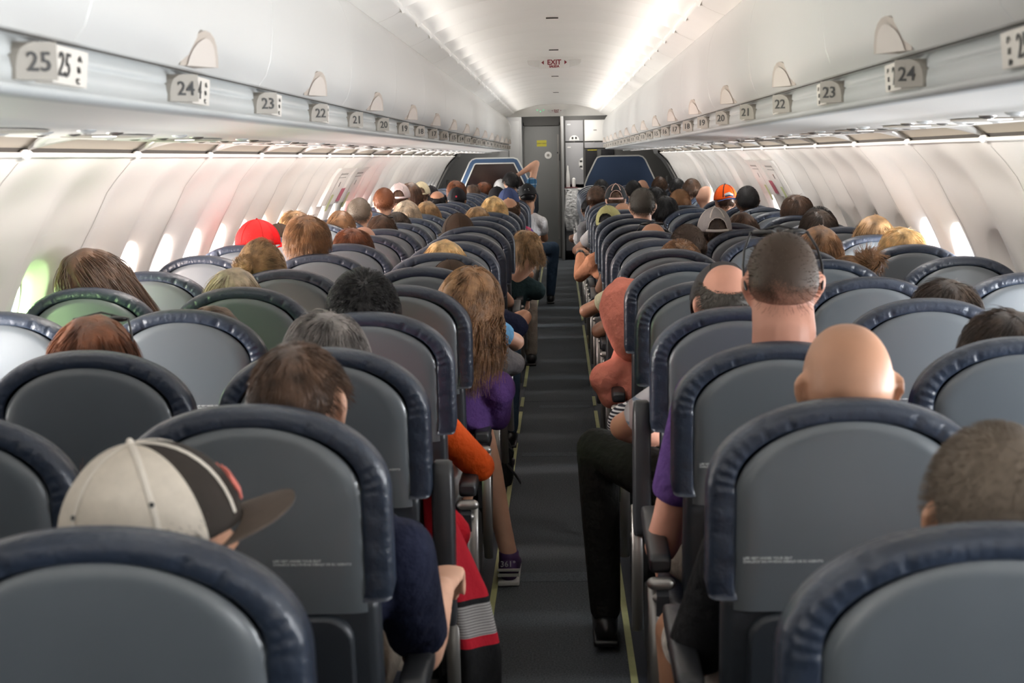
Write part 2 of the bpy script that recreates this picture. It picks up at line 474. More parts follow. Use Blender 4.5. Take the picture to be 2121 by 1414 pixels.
    (14, 'D', 0.009, 0.2, 1.311, 0, 0, 0, 'light', 'none', 'brown', 'blackpink', 'white', 'short', 'person in a black cap with pale pink seams, white T-shirt'),
    (15, 'D', -0.139, 0.2, 1.295, 2, -20, 0, 'brown', 'crop', 'brown', 'shades', 'grey', 'short', 'person with shaved brown head and sunglasses near the galley'),
    (15, 'E', -0.118, 0.2, 1.263, 0, 0, 0, 'tan', 'thick', 'black', '', 'red', 'short', 'person with black hair in dark red top'),
    (15, 'F', -0.178, 0.2, 1.277, 2, 0, 0, 'light', 'none', 'brown', '', 'grey', 'short', 'bald person ahead of the orange cap'),
    (16, 'D', -0.18, 0.3, 1.142, 20, 0, 0, 'brown', 'crop', 'black', '', 'white', 'short', 'person in white T-shirt farthest along the right aisle, bare forearm'),
    (17, 'F', -0.165, 0.2, 1.311, 0, 0, 0, 'light', 'short', 'brown', '', 'grey', 'short', 'person with tousled brown hair and a lit ear'),
    (19, 'E', -0.164, 0.2, 1.275, 0, 0, 0, 'tan', 'short', 'black', '', 'grey', 'short', 'person with black hair in front of the blue divider panel'),
    (19, 'F', -0.193, 0.2, 1.293, 0, 0, 0, 'tan', 'short', 'black', '', 'grey', 'short', 'person with black hair right of the blue divider panel'),
    (20, 'D', 0.017, 0.2, 1.28, 0, 0, 0, 'tan', 'short', 'black', '', 'grey', 'short', 'person with dark hair and a white patch by the blue divider'),
    (21, 'E', 0.022, 0.2, 1.264, 0, 0, 0, 'light', 'none', 'brown', '', 'grey', 'short', 'bald person in front of the blue divider panel'),
    (21, 'F', -0.283, 0.2, 1.29, 0, 0, 0, 'light', 'short', 'brown', '', 'grey', 'short', 'person with brown hair under the edge of the right bin'),
]


# ================================================================ THE CABIN SHELL
WALL = [(0.0, 1.69), (.05, 1.70), (.35, 1.80), (.65, 1.86), (.85, 1.85), (1.05, 1.815), (1.23, 1.74), (1.357, 1.67), (1.46, 1.61), (1.59, 1.475)]


def wall_x(z):
    zs = [a for a, b in WALL]
    z = max(0, min(1.59, z))
    # smooth cubic through the profile points
    for i in range(len(WALL) - 1):
        if z <= zs[i + 1]:
            break
    def sl(k):
        k0, k1 = max(k - 1, 0), min(k + 1, len(WALL) - 1)
        return (WALL[k1][1] - WALL[k0][1]) / (WALL[k1][0] - WALL[k0][0])
    h = zs[i + 1] - zs[i]
    t = (z - zs[i]) / h
    a, b = WALL[i][1], WALL[i + 1][1]
    ma, mb = sl(i) * h, sl(i + 1) * h
    return a * (2 * t ** 3 - 3 * t * t + 1) + ma * (t ** 3 - 2 * t * t + t) + b * (-2 * t ** 3 + 3 * t * t) + mb * (t ** 3 - t * t)


JOINT0 = {-1: 4.12 - 1.1 * 10, 1: 5.09 - 1.1 * 11}     # sidewall panel joints, 1.1 m apart
WZ0, WZ1, WZC = .75, 1.33, 1.025


def panel_x(z, v):
    """inner surface of a window bay; v in -1..1 across the bay"""
    up = min(1.0, max(0.0, (z - .45) / .4))
    return wall_x(z) + up * (.026 * math.cos(PI * v) - .006) * (1 - max(0, (z - 1.42) / .17)) 


def window_bay(mb, side, yc, hy=.275):
    n = 32
    def P3(y, z, out=0.0):
        return (side * (panel_x(z, y / hy) + out), yc + y, z)
    hz0, hz1 = WZC - WZ0, WZ1 - WZC
    R = []
    for k in range(n):
        q, t = divmod(k, n // 4)
        t = t / (n // 4) * 2 - 1
        u, w = ((1, t), (-t, 1), (-1, -t), (t, -1))[q]
        R.append((hy * u, WZC + w * (hz1 if w > 0 else hz0)))
    def oval(a, b, pw=3.0):
        r = []
        for y, z in R:
            th = math.atan2((z - WZC) / b, y / a)
            c, s = math.cos(th), math.sin(th)
            r.append((a * math.copysign(abs(c) ** (2 / pw), c), WZC + b * math.copysign(abs(s) ** (2 / pw), s)))
        return r
    O1 = oval(.165, .225, 2.6)
    rows = [[P3(y, z) for y, z in R]]
    rows.append([P3((y + a) / 2, (z + b) / 2) for (y, z), (a, b) in zip(R, O1)])
    rows.append([P3(y, z) for y, z in O1])
    rows.append([P3(y, z, .006) for y, z in oval(.158, .217, 2.7)])
    rows.append([P3(y, z, .030) for y, z in oval(.135, .190, 2.8)])
    rows.append([P3(y, z, .045) for y, z in oval(.118, .168, 3.0)])
    rows.append([P3(y, z, .075) for y, z in oval(.112, .162, 3.0)])
    mb.grid(rows, 0, closed_u=True, flip=(side > 0))
    # strips above and below share the rectangle edge
    ys = [-hy + 2 * hy * k / 12 for k in range(13)]
    top = [[P3(y, WZ1 + (1.59 - WZ1) * k / 6) for y in ys] for k in range(7)]
    mb.grid(top, 0, flip=(side < 0))
    bot = [[P3(y, WZ0 * k / 8) for y in ys] for k in range(9)]
    mb.grid(bot, 0, flip=(side < 0))


windows = {-1: [], 1: []}
for side, nm in ((-1, 'left'), (1, 'right')):
    mb = MB()
    y0 = JOINT0[side]
    k = 0
    while y0 + 1.1 * k < 21.0:
        j = y0 + 1.1 * k
        for w in (.275, .825):
            window_bay(mb, side, j + w)
            windows[side].append(j + w)
        k += 1
    # remaining plain panel to the front bulkhead
    ya, yb2 = y0 + 1.1 * k, 23.2
    mb.grid([[(side * wall_x(z), y, z) for y in (ya, (ya + yb2) / 2, yb2)] for z in [1.59 * i / 20 for i in range(21)]], 0, flip=(side < 0))
    w = mb.build('wall_' + nm, M_WALL)
    tag(w, kind='structure', label='curved white sidewall panels with window recesses on the %s side' % nm)
    # joints: a fine dark groove with a lip, and the clip at its top
    g = MB()
    for i in range(k + 1):
        j = y0 + 1.1 * i
        zz = [.3 + 1.27 * t / 24 for t in range(25)]
        g.grid([[(side * (panel_x(z, -1) - .0015), j + d, z) for d in (-.0022, .0022)] for z in zz], 0)
    tag(g.build('trim_joints_' + nm, M_SEAM), kind='structure')
    # top ledge of the sidewall
    e = MB()
    e.loft([(side * 1.475, YB, 1.592), (side * 1.475, 21.3, 1.592)], [(.012, .008)] * 2, seg=10)
    tag(e.build('trim_ledge_' + nm, M_WALL), kind='structure')

OPEN_R = [j for j in windows[1] if j < 5.2 or any(abs(j - t) < .14 for t in (6.5, 7.05, 10.4, 12.0, 13.7, 14.8, 17.0, -1.5, .2, 1.3, 2.4, 3.0))]
wi = 0
for side in (-1, 1):
    for yw in windows[side]:
        if yw > 21:
            continue
        wi += 1
        zc = WZC
        xo = side * (wall_x(zc) + .07)
        closed = not any(abs(yw - t) < .01 for t in OPEN_R) if side > 0 else not (yw > 3.15 or yw < -2.5)
        tilt = math.atan2(wall_x(zc - .15) - wall_x(zc + .15), .30)
        mb = MB()
        if closed:
            mb.box(-.006, .006, -.118, .118, -.168, .168, 0, .004)
            mb.box(-.012 if side > 0 else .004, -.004 if side > 0 else .012, -.03, .03, -.155, -.145, 1, .002)
            o = mb.build('window_%d' % wi, [M_WALL, M_WHITE])
            tag(o, kind='structure', label='cabin window with its white shade pulled down')
        else:
            # rim and raised shade edge of an open window, daylight comes through it
            ring = []
            for (a, b, d) in ((.122, .172, 0), (.114, .160, 0), (.112, .158, .012), (.122, .172, .012)):
                ring.append([(d, a * math.copysign(abs(math.cos(t)) ** .66, math.cos(t)), b * math.copysign(abs(math.sin(t)) ** .66, math.sin(t))) for t in [2 * PI * (q + .5) / 32 for q in range(32)]])
            mb.grid(ring, 0, closed_u=True, closed_v=True)
            mb.box(-.004, .004, -.112, .112, .135, .158, 0, .002)
            o = mb.build('window_%d' % wi, [M_WHITE])
            tag(o, kind='structure', label='open cabin window full of daylight')
            wcol = (1.0, .97, .93) if side < 0 else (.93, .965, 1.0)
            pw_ = WINDOW_W * (.85 if side < 0 else .82)
            if side < 0 and 4.05 < yw < 5.4:          # sunlit grass outside these windows
                wcol, pw_ = (.60, 1.0, .42), pw_ * .30
            elif side < 0 and 5.4 < yw < 9.0:         # warm reflection from outside
                wcol = (1.0, .86, .80)
            area_light('daylight', (side * (wall_x(zc) + .10), yw, zc), (0, side * PI / 2, 0), .33, .23, pw_, wcol)
        o.location = (xo, yw, zc)
        o.rotation_euler = (0, -side * tilt, 0)

# floor: carpet, worn patches, tracks, escape path strips
mb = MB()
mb.box(-1.75, 1.75, YB, 23.4, -.05, 0)
tag(mb.build('floor', M_CARPET), kind='structure', label='dark blue grey carpet of the aisle and under the seats')
for i, (ya, yb_, x0, x1) in enumerate(((5.30, 5.42, -.20, .20), (3.93, 4.06, .06, .22), (7.6, 7.7, -.19, .21), (9.1, 9.2, -.12, .2), (13.5, 13.8, -.2, .2))):
    mb = MB()
    mb.box(x0, x1, ya, yb_, 0, .0015)
    tag(mb.build('floor_worn_band', M_CARPET2), kind='structure', label='paler worn band across the aisle carpet')
mb = MB()
for y in (3.80, 9.35):
    mb.box(-.235, .235, y, y + .006, 0, .0012)
tag(mb.build('floor_seams', M_TRACK), kind='structure')
mb = MB()
for s in (-1, 1):
    mb.box(s * .252 - .024, s * .252 + .024, YB, 21.3, 0, .004)
tag(mb.build('trim_seat_tracks', M_TRACK), kind='structure')
for s, nm in ((-1, 'left'), (1, 'right')):
    segs = [(-1, 7.95), (8.25, 8.95), (9.15, 9.5), (9.95, 13.6), (14.0, 20.9)]
    mb = MB()
    for a, b in segs:
        mb.box(s * .230 - .0105, s * .230 + .0105, a, b, 0, .0065, 0)
    o = mb.build('trim_escape_strip_' + nm, M_STRIP)
    tag(o, kind='structure', label='yellow green escape path strip along the %s edge of the aisle' % nm)

# ---- ceiling
CEILP = [(.62, 2.185), (.60, 2.215), (.53, 2.245), (.42, 2.272), (.28, 2.295), (.14, 2.306), (0, 2.310)]
JC = 2.2 - 1.36 * 7
k = 0
mbs = MB()
cnt = 0
while JC + 1.36 * k < 21.3:
    ya, yb_ = JC + 1.36 * k, min(JC + 1.36 * (k + 1), 21.3)
    for hlf in range(2):
        a = ya + (yb_ - ya) * hlf / 2
        b = ya + (yb_ - ya) * (hlf + 1) / 2
        rows = []
        for t in (0, .03, .08, .15, .25, .4, .6, .75, .85, .92, .97, 1):
            y = a + (b - a) * t
            e = .020 * abs(2 * t - 1) ** 4
            row = []
            for s in (-1, 1):
                pr = CEILP if s < 0 else CEILP[::-1][1:]
                for (x, z) in pr:
                    side_f = min(1, x / .5)
                    row.append((s * x if s > 0 else -x, y, z - e * (.12 + side_f ** 2 * .8)))
            rows.append(row)
        mbs.grid(rows, 0)
    k += 1
c = mbs.build('ceiling', M_CEIL)
tag(c, kind='structure', label='arched warm white ceiling panels over the aisle')
mb = MB()
for y in (8.1, 10.5, 13.9, 17.4, 5.8):
    mb.box(-.033, .033, y, y + .02, 2.300, 2.306)
tag(mb.build('ceiling_slots', M_GAPSHADOW), kind='structure')
# light cover strips between the ceiling and the bins, in lengths
for s, nm in ((-1, 'left'), (1, 'right')):
    mb = MB()
    y = JC
    while y < 21.3:
        y2 = min(y + 1.355, 21.3)
        pr = [(.735, 2.128), (.70, 2.140), (.66, 2.158), (.625, 2.178), (.610, 2.186), (.610, 2.196), (.64, 2.21)]
        mb.grid([[(s * x, yy, z) for x, z in pr] for yy in (y, y2)], 0, flip=(s > 0))
        y += 1.36
    gp_ = MB()
    gp_.loft([(s * .731, YB, 2.1315), (s * .731, 21.3, 2.1315)], [.0045, .0045], seg=8)
    gp_.loft([(s * .699, YB, 1.7405), (s * .699, 21.3, 1.7405)], [.0035, .0035], seg=8)  # dark rod drawn in for the shadow line under the bin doors
    tag(gp_.build('trim_bin_gap_shadow_' + nm, M_GAPSHADOW), kind='structure')
    tag(mb.build('trim_cove_cover_' + nm, M_CEIL), kind='structure', label='sloping cove light cover between ceiling and %s bins' % nm)
# outer skin: closes the space behind the bins so no sky leaks in
mb = MB()
prof = [(1.475, 1.59), (1.60, 1.75), (1.45, 2.1), (1.1, 2.4), (0, 2.55), (-1.1, 2.4), (-1.45, 2.1), (-1.60, 1.75), (-1.475, 1.59)]
mb.grid([[(x, y, z) for x, z in prof] for y in (YB, 23.4)], 0)
tag(mb.build('ceiling_liner', M_BEIGE), kind='structure')
mb = MB()
mb.box(-2.0, 2.0, YB - .05, YB, 0, 2.6)
tag(mb.build('wall_back', M_WALL), kind='structure')
mb = MB()
for s in (-1, 1):
    mb.grid([[(s * (wall_x(WZC) + .11), y, z) for y in (YB, 23.4)] for z in (.6, .75)], 0)
mb2 = None

# ---- overhead bins
BINP = [(.690, 1.742), (.672, 1.765), (.660, 1.80), (.653, 1.86), (.652, 1.915), (.656, 1.97), (.664, 2.02), (.680, 2.065), (.702, 2.105), (.725, 2.130)]


def make_bin(side, L=1.36):
    root = empty('overhead_bin')
    mb = MB()
    rows = []
    g = .0035
    for y in (0, g * .4, g, g * 2, g * 4, L / 2, L - g * 4, L - g * 2, L - g, L - g * .4, L):
        e = .004 if y in (0, L) else (.0015 if (y < g or y > L - g) else 0)
        rows.append([(side * (x + e), y, z) for x, z in BINP])
    mb.grid(rows, 0, flip=(side > 0))
    # door edge turning in at the bottom, and the end plates
    mb.grid([[(side * .690, y, 1.742), (side * .70, y, 1.738), (side * .74, y, 1.742)] for y in (0, L)], 0, flip=(side < 0))
    for y in (0, L):
        vs = [(side * (x + .004), y, z) for x, z in BINP] + [(side * 1.2, y, 2.13), (side * 1.2, y, 1.742)]
        mb.add(vs, [tuple(range(len(vs)))], 0, False)
    mb.build('bin_door', M_BIN, root)
    # latch: ear-shaped grip standing out from the lower edge of the door
    ear = [(0, 0), (.10, .022), (.24, .042), (.40, .056), (.56, .065), (.70, .069), (.82, .066), (.92, .056), (.98, .040), (1.0, .018), (1.0, 0)]
    lt = MB()
    lt.wedge(side, .684, .050, L / 2 - .085, L / 2 + .015, 1.744, ear, back=.0)
    lt.build('latch_frame', M_LATCH, root)
    lp = MB()
    inn = [(.18 + .74 * a_, .78 * h_) for a_, h_ in ear]
    fr = [(side * (.684 - .050 * a_ - .0015), L / 2 - .085 + .10 * a_ - .0022, 1.744 + h_) for a_, h_ in inn]
    lp.add(fr, [tuple(range(len(fr)))], 0, False)
    lp.build('latch_flap', M_LATCHD, root)
    return root


protos = {-1: make_bin(-1), 1: make_bin(1)}
ordn = ['nearest', 'second', 'third', 'fourth', 'fifth', 'sixth', 'seventh', 'eighth', 'ninth', 'tenth', 'eleventh', 'twelfth', 'thirteenth', 'fourteenth', 'last']
for side, nm in ((-1, 'left'), (1, 'right')):
    first = True
    i = 0
    for kk in range(-7, 14):
        y = 2.2 + 1.36 * kk
        if kk == -7:
            o = protos[side]
        else:
            o = copy_tree(protos[side])
        o.location = (0, y, 0)
        r0 = 27.54 - (y + .2) / P
        a, b = int(round(27.54 - y / P)), int(round(27.54 - (y + 1.36) / P))
        if kk < 0:
            lab = 'white overhead bin before row 25 on the %s side, %s' % (nm, 'next to it' if kk == -1 else '%d bins before it' % (-kk))
        elif kk < 13:
            lab = 'curved white overhead bin on the %s side, %s in front of the row 25 sign' % (nm, ordn[kk])
        else:
            lab = 'curved white overhead bin on the %s side, last before the galley' % nm
        tag(o, lab, 'overhead bin', 'white overhead bins on the %s side' % nm)
    # rail under the doors, lip, and the underside channel
    mb = MB()
    rail = [(.745, 1.748), (.722, 1.742), (.712, 1.735), (.706, 1.722), (.7045, 1.712), (.709, 1.709), (.706, 1.706), (.703, 1.69), (.704, 1.676), (.694, 1.672), (.690, 1.666), (.694, 1.659), (.706, 1.655), (.73, 1.655)]
    ys = [YB + (21.35 - YB) * t / 18 for t in range(19)]
    mb.grid([[(side * x, y, z) for x, z in rail] for y in ys], 0, flip=(side > 0))
    tag(mb.build('trim_bin_rail_' + nm, M_RAIL), kind='structure', label='grey white rail and lip under the %s bins' % nm)
    mb = MB()
    under = [(.73, 1.655), (.80, 1.652), (.90, 1.645), (.96, 1.640), (.965, 1.637), (1.25, 1.630), (1.255, 1.633), (1.30, 1.632), (1.345, 1.636)]
    mb.grid([[(side * x, y, z) for x, z in under] for y in ys], 0, flip=(side > 0))
    tag(mb.build('trim_bin_underside_' + nm, M_PSU), kind='structure', label='glossy underside channel of the %s bins' % nm)
    # scalloped valance down to the sidewall, beige recess behind, dark gap
    mb = MB()
    N = 24
    j0 = JOINT0[side]
    rows = []
    k = 0
    jj = 0
    while j0 + 1.1 * jj < 21.3:
        for q in range(N):
            t = q / N
            y = j0 + 1.1 * jj + 1.1 * t
            # deep at the joint, lifting away in a long curve
            d = max(max(0, 1 - t / .50) ** 2.2, math.exp(-((1 - t) / .04) ** 2) if t > .5 else 0)
            e = 1.372 + (1.462 - 1.372) * d
            ze = 1.650 - (1.650 - 1.604) * d
            rows.append([(side * 1.345, y, 1.636), (side * (1.345 + (e - 1.345) * .5), y, 1.636 + (ze - 1.636) * .5 + .004), (side * e, y, ze), (side * e, y, ze + .012)])
        jj += 1
    mb.grid(rows, 0, flip=(side > 0))
    tag(mb.build('trim_valance_' + nm, M_PSU), kind='structure', label='white scalloped valance above the %s sidewall' % nm)
    mb = MB()
    mb.grid([[(side * 1.36, y, 1.672), (side * 1.42, y, 1.645), (side * 1.478, y, 1.612)] for y in (YB, 21.3)], 0, flip=(side > 0))
    mb.grid([[(side * 1.478, y, 1.613), (side * 1.484, y, 1.59)] for y in (YB, 21.3)], 1, flip=(side > 0))
    tag(mb.build('trim_recess_' + nm, [M_BEIGE, M_GAPSHADOW]), kind='structure')
    # white clips at each sidewall joint
    cl = MB()
    jj = 0
    while j0 + 1.1 * jj < 21.0:
        y = j0 + 1.1 * jj
        cl.ball((side * 1.468, y, 1.594), (.014, .045, .014), 14)
        jj += 1
    tag(cl.build('trim_clips_' + nm, M_WHITE), kind='structure')

# ---- row placards: grey tongue with the number, pale board with seat letters
M_PKT = M_TEXTK


def placard(side, row):
    Y = (27.54 - row) * P
    x = .7005
    root = empty('row_placard', (side * x, Y, 1.70), 'grey row sign numbered %d under the %s bins' % (row, 'left' if side < 0 else 'right'), 'sign', 'row number signs under the bins')
    mb = MB()
    tongue = [(0, -.024), (.0, -.006), (.05, .008), (.14, .018), (.28, .023), (.45, .027), (1.0, .027), (1.0, -.024)]
    mb.wedge(side, -.003, .043, -.028, .012, 0, tongue)
    mb.build('number_board', M_PLAC, root)
    mb = MB()
    pr = [(.060, .030), (.255, .030), (.235, -.024), (.060, -.024)]
    fr = [(-side * (.022 - .05 * (a - .06)), a, b) for a, b in pr]
    bk = [(side * .012, a, b) for a, b in pr]
    mb.add(fr + bk, [(0, 1, 2, 3), (7, 6, 5, 4)] + [(k, (k + 1) % 4, 4 + (k + 1) % 4, 4 + k) for k in range(4)], 0, False)
    sb = mb.build('seat_board', M_PLACW, root)
    # digits lie on the slanting face, which looks back down the cabin
    ex = Vector((-side * .043, .040, 0)).normalized() * (1 if side < 0 else -1)
    ez = Vector((0, 0, 1))
    en = ex.cross(ez)
    def put(body, size, cx, cy, z, par, nm, exv, sh=0.0, env=None):
        t = text_data(body, size, M_TEXTK, bold=.0004, shear=sh)
        env = exv.cross(ez)
        c_ = Vector((cx, cy, z)) + env * .0010
        o = link(nm, t, par)
        o.matrix_local = Matrix(((exv.x, ez.x, env.x, c_.x), (exv.y, ez.y, env.y, c_.y), (exv.z, ez.z, env.z, c_.z), (0, 0, 0, 1)))
    m_ = .56
    put(str(row), .037, side * (-.003 - .043 * m_), -.028 + .040 * m_, -.001, root, 'number', ex)
    if row >= 15:
        ex2 = Vector((side * .05, 1, 0)).normalized() * (1 if side < 0 else -1)
        put(str(row), .050, side * -.0195, .112, .002, sb, 'seat_letters', ex2 * 1.3, .35 if side < 0 else -.35)
        for q, ch in enumerate('ABC' if side < 0 else 'FED'):
            put(ch, .012, side * -.0155, .20 - q * .008, .016 - q * .0165, sb, 'seat_letters', ex2 * 1.9)


for row in range(1, 27):
    for side in (-1, 1):
        if row == 26 and side < 0:
            continue
        placard(side, row)


# ---- passenger service units on the underside
def make_psu(side):
    root = empty('service_unit')
    zb = lambda x: 1.637 - (x - .965) / .285 * .007
    mb = MB()
    mb.disc((side * 1.12, 0, 1.6345 - .001), .105, (0, 0, -1), 28, 0, .003, ry=.19)
    mb.build('oval_plate', M_PLAC, root)
    b = MB()
    b.disc((side * 1.10, -.09, 1.6325), .028, (0, 0, -1), 16, 0, .003, ry=.045)
    b.build('lit_sign', mat('lit_sign', (.9, .8, .78), .5, emit=((1, .93, .90), 2.6)), root)
    for x, y in ((1.02, -.27), (1.12, -.27), (1.20, -.27)):
        b = MB()
        b.ball((side * x, y, 1.637), (.022, .024, .009), 14)
        b.build('air_nozzle', M_METAL, root)
    for x, y in ((1.0, .25), (1.10, .27), (1.19, .25)):
        b = MB()
        b.ball((side * x, y, 1.637), (.022, .026, .009), 14)
        l = b.build('reading_light', M_RAIL, root)
        b = MB()
        b.disc((side * x, y, 1.6275), .010, (0, 0, -1), 10, 0, .001)
        b.build('lens', M_METAL, l)
    return root


for side, nm in ((-1, 'left'), (1, 'right')):
    pr = make_psu(side)
    for i, row in enumerate(range(25, 0, -1)):
        o = pr if i == 0 else copy_tree(pr)
        o.location = (0, (27.54 - row) * P + .95, 0)
        tag(o, 'oval reading light and air nozzle unit, under the %s bins by sign %d' % (nm, row), 'reading light', 'service units under the bins')

# ---- EXIT signs
def exit_sign(Y, z, w, s, lab):
    root = empty('exit_sign', (0, Y, z), lab, 'exit sign')
    mb = MB()
    pts = []
    n = 20
    for k in range(n + 1):
        t = PI * k / n
        pts.append((-w * math.cos(t) * 1.0, -.062 * s * math.sin(t) ** .55))
    prof = pts
    fr = [(a, -.012, b + .03 * s) for a, b in prof]
    bk = [(a, .03, b + .03 * s) for a, b in prof]
    m = len(prof)
    mb.add(fr + bk, [tuple(range(m)), tuple(range(2 * m - 1, m - 1, -1))] + [(k, (k + 1) % m, m + (k + 1) % m, m + k) for k in range(m)], 0, False)
    mb.build('housing', M_PSU, root)
    mb = MB()
    mb.box(-.115 * s, .115 * s, -.017, -.011, -.034 * s, .030 * s, 0, .002)
    f = mb.build('face', M_WHITE, root)
    up = Matrix.Rotation(PI / 2, 4, 'X')
    for body, sz, zz in (('EXIT', .052, .010), ('SALIDA', .023, -.020)):
        o = link('lettering', text_data(body, sz * s, M_TEXTR, bold=.0014 * s), f)
        o.matrix_local = Matrix.Translation((0, -.0178, zz * s)) @ up
    ar = MB()
    for q in (-1, 1):
        ar.add([(q * .098 * s, -.0176, .010 * s), (q * .078 * s, -.0176, .026 * s), (q * .078 * s, -.0176, -.006 * s)], [(0, 1, 2)], 0, False)
    ar.build('arrows', M_TEXTR, f)


exit_sign(11.4, 2.262, .205, 1.0, 'white hanging EXIT SALIDA sign across the ceiling above the aisle')
exit_sign(21.28, 2.205, .13, .72, 'small white EXIT SALIDA sign on the far header panel')


# ================================================================ FRONT OF THE CABIN
def px(x, y, Y):
    """photo measurements turned into metres on the plane at distance Y"""
    yh = 324.5 + (1157 - x) * .0185
    return (x - 1157) * Y / 3050 + .027, 1.56 - (y - yh) * Y / 3050


def plate(mb, x0, x1, z0, z1, y, d=.02, mi=0, bev=0.004):
    mb.box(x0, x1, y, y + d, z0, z1, mi, bev)


# header panel over the passage
mb = MB()
n = 24
arc = []
for k in range(n + 1):
    x = -.70 + 1.4 * k / n
    arc.append((x, 2.135, 2.32 - .11 * (abs(x) / .62) ** 2.2))
fr = [(x, 21.30, a) for x, a, b in arc] + [(x, 21.30, b) for x, a, b in arc[::-1]]
bk = [(x, 21.36, z) for x, y, z in fr]
m = len(fr)
mb.add(fr + bk, [tuple(range(m)), tuple(range(2 * m - 1, m - 1, -1))] + [(k, (k + 1) % m, m + (k + 1) % m, m + k) for k in range(m)], 0, False)
tag(mb.build('wall_header', M_CEIL), kind='structure', label='white header panel above the front passage')
mb = MB()
for q in range(3):
    mb.disc((-.275 + q * .045, 21.295, 2.205 + (.02 if q != 1 else 0)), .010, (0, -1, 0), 10, 0, .002)
tag(mb.build('indicator_light', mat('green_indicator', (.2, .5, .3), .4, emit=((.25, .9, .5), .6))), 'three tiny green indicator lights beside the far EXIT sign', 'indicator light')

# grey lavatory wall left of the door and galley wall at the right
mb = MB()
mb.box(-1.95, -.555, 22.3, 22.36, 0, 2.5)
mb.box(-.555, -.53, 22.3, 22.85, 0, 2.5)
tag(mb.build('wall_front_left', M_GREYW), kind='structure', label='grey lavatory wall behind the left divider')
mb = MB()
mb.box(-.72, -.57, 22.285, 22.30, .1, 2.10, 0, .004)
tag(mb.build('trim_front_left', M_GREYW), kind='structure')
mb = MB()
mb.box(-.53, 1.95, 22.86, 22.92, 0, 2.5)
tag(mb.build('wall_front', M_GREYD), kind='structure', label='dark grey wall around the cockpit door')
mb = MB()
mb.box(.055, .10, 22.3, 22.86, 0, 2.4, 0, .006)
tag(mb.build('trim_galley_post', M_GREYW), kind='structure', label='light grey post between the door and the galley')
mb = MB()
mb.box(.055, .063, 22.285, 22.30, 0, 2.3)
tag(mb.build('trim_galley_edge', M_METAL), kind='structure')
for s, nm in ((-1, 'left'), (1, 'right')):
    mb = MB()
    mb.grid([[(s * (wall_x(z) - .02), y, z) for y in (21.45, 23.0)] for z in [1.59 * i / 16 for i in range(17)]], 0, flip=(s < 0))
    mb.grid([[(s * x, y, z) for y in (21.40, 23.0)] for x, z in ((1.46, 1.58), (1.40, 1.75), (1.2, 2.05), (.7, 2.3))], 0, flip=(s < 0))
    mb.box(s * 1.62 - .02, s * 1.62 + .02, 21.8, 21.95, 1.05, 1.25, 1, .01)
    tag(mb.build('wall_entry_' + nm, [M_GREYW, M_GREYD]), kind='structure', label='grey lining of the %s entry door area' % nm)

# cockpit door
root = empty('cockpit_door', (-.24, 22.84, 0), 'dark grey cockpit door with yellow placard and round white lock', 'door')
mb = MB()
mb.box(-.265, .275, -.02, .02, .02, 2.03, 0, .008)
mb.build('door_leaf', M_DOOR, root)
mb = MB()
mb.box(-.285, -.262, -.03, .02, 0, 2.09, 0, .004)
mb.box(.270, .292, -.03, .02, 0, 2.09, 0, .004)
mb.box(-.285, .292, -.03, .02, 2.035, 2.20, 0, .004)
mb.build('door_frame', M_GREYD, root)
mb = MB()
mb.box(-.072, .078, -.0225, -.019, 1.72, 1.815)
pl = mb.build('placard', M_YEL, root)
o = link('lettering', text_data('CREW ONLY', .026, M_TEXTK, bold=.0006), pl)
o.matrix_local = Matrix.Translation((.003, -.0232, 1.765)) @ Matrix.Rotation(PI / 2, 4, 'X')
mb = MB()
mb.disc((.10, -.022, 1.585), .055, (0, -1, 0), 24, 0, .006)
lk = mb.build('lock_plate', M_WHITE, root)
mb = MB()
mb.disc((.10, -.028, 1.585), .022, (0, -1, 0), 16, 0, .012)
mb.build('lock_core', M_METAL, lk)
mb = MB()
mb.box(.245, .262, -.026, -.018, .3, 1.9)
mb.build('edge_strip', M_METAL, root)
mb = MB()
mb.disc((.245, -.024, 1.62), .012, (0, -1, 0), 10, 0, .006)
mb.box(.266, .280, -.034, -.02, 1.50, 1.60, 0, .003)
mb.build('hinge', M_BLACK, root)

# galley
GY = 22.45
root = empty('galley_unit', (.41, GY, 0), 'grey galley wall with lockers, black oven bay and worktop', 'galley')
def gp(nm, x0, x1, z0, z1, material, d=.02, off=0.0, bev=.006):
    mb = MB()
    mb.box(x0 - .41, x1 - .41, -d - off, -off, z0, z1, 0, bev)
    return mb.build(nm, material, root)
mb = MB()
mb.box(.10 - .41, 1.9 - .41, .0, .38, 1.14, 2.4)
mb.box(.10 - .41, 1.9 - .41, .0, .38, 0.12, 1.06)
mb.build('carcass', M_GREYD, root)
d1 = gp('locker_door', .125, .395, 1.785, 2.10, M_GALLEYP)
d2 = gp('locker_door', .415, .73, 1.785, 2.10, M_WHITE)
d3 = gp('locker_door', .125, .395, 1.14, 1.765, M_GALLEYP)
gp('switch_panel', .415, .80, 1.68, 1.765, M_GALLEYP)
gp('oven_bay', .425, .60, 1.14, 1.655, M_BLACK, .004)
gp('oven_bay', .66, .85, 1.50, 1.66, M_BLACK, .024)
gp('oven_label', .46, .60, 1.645, 1.655, M_YEL, .006, .004, 0)
gp('worktop', .10, .80, 1.065, 1.085, M_WHITE, .10)
gp('cart_door', .115, .40, .14, 1.04, M_GALLEYP)
gp('cart_door', .42, .72, .14, 1.04, M_GALLEYP)
gp('worktop_edge', .10, .30, 1.088, 1.10, mat('red_trim', (.14, .02, .03), .5), .105)
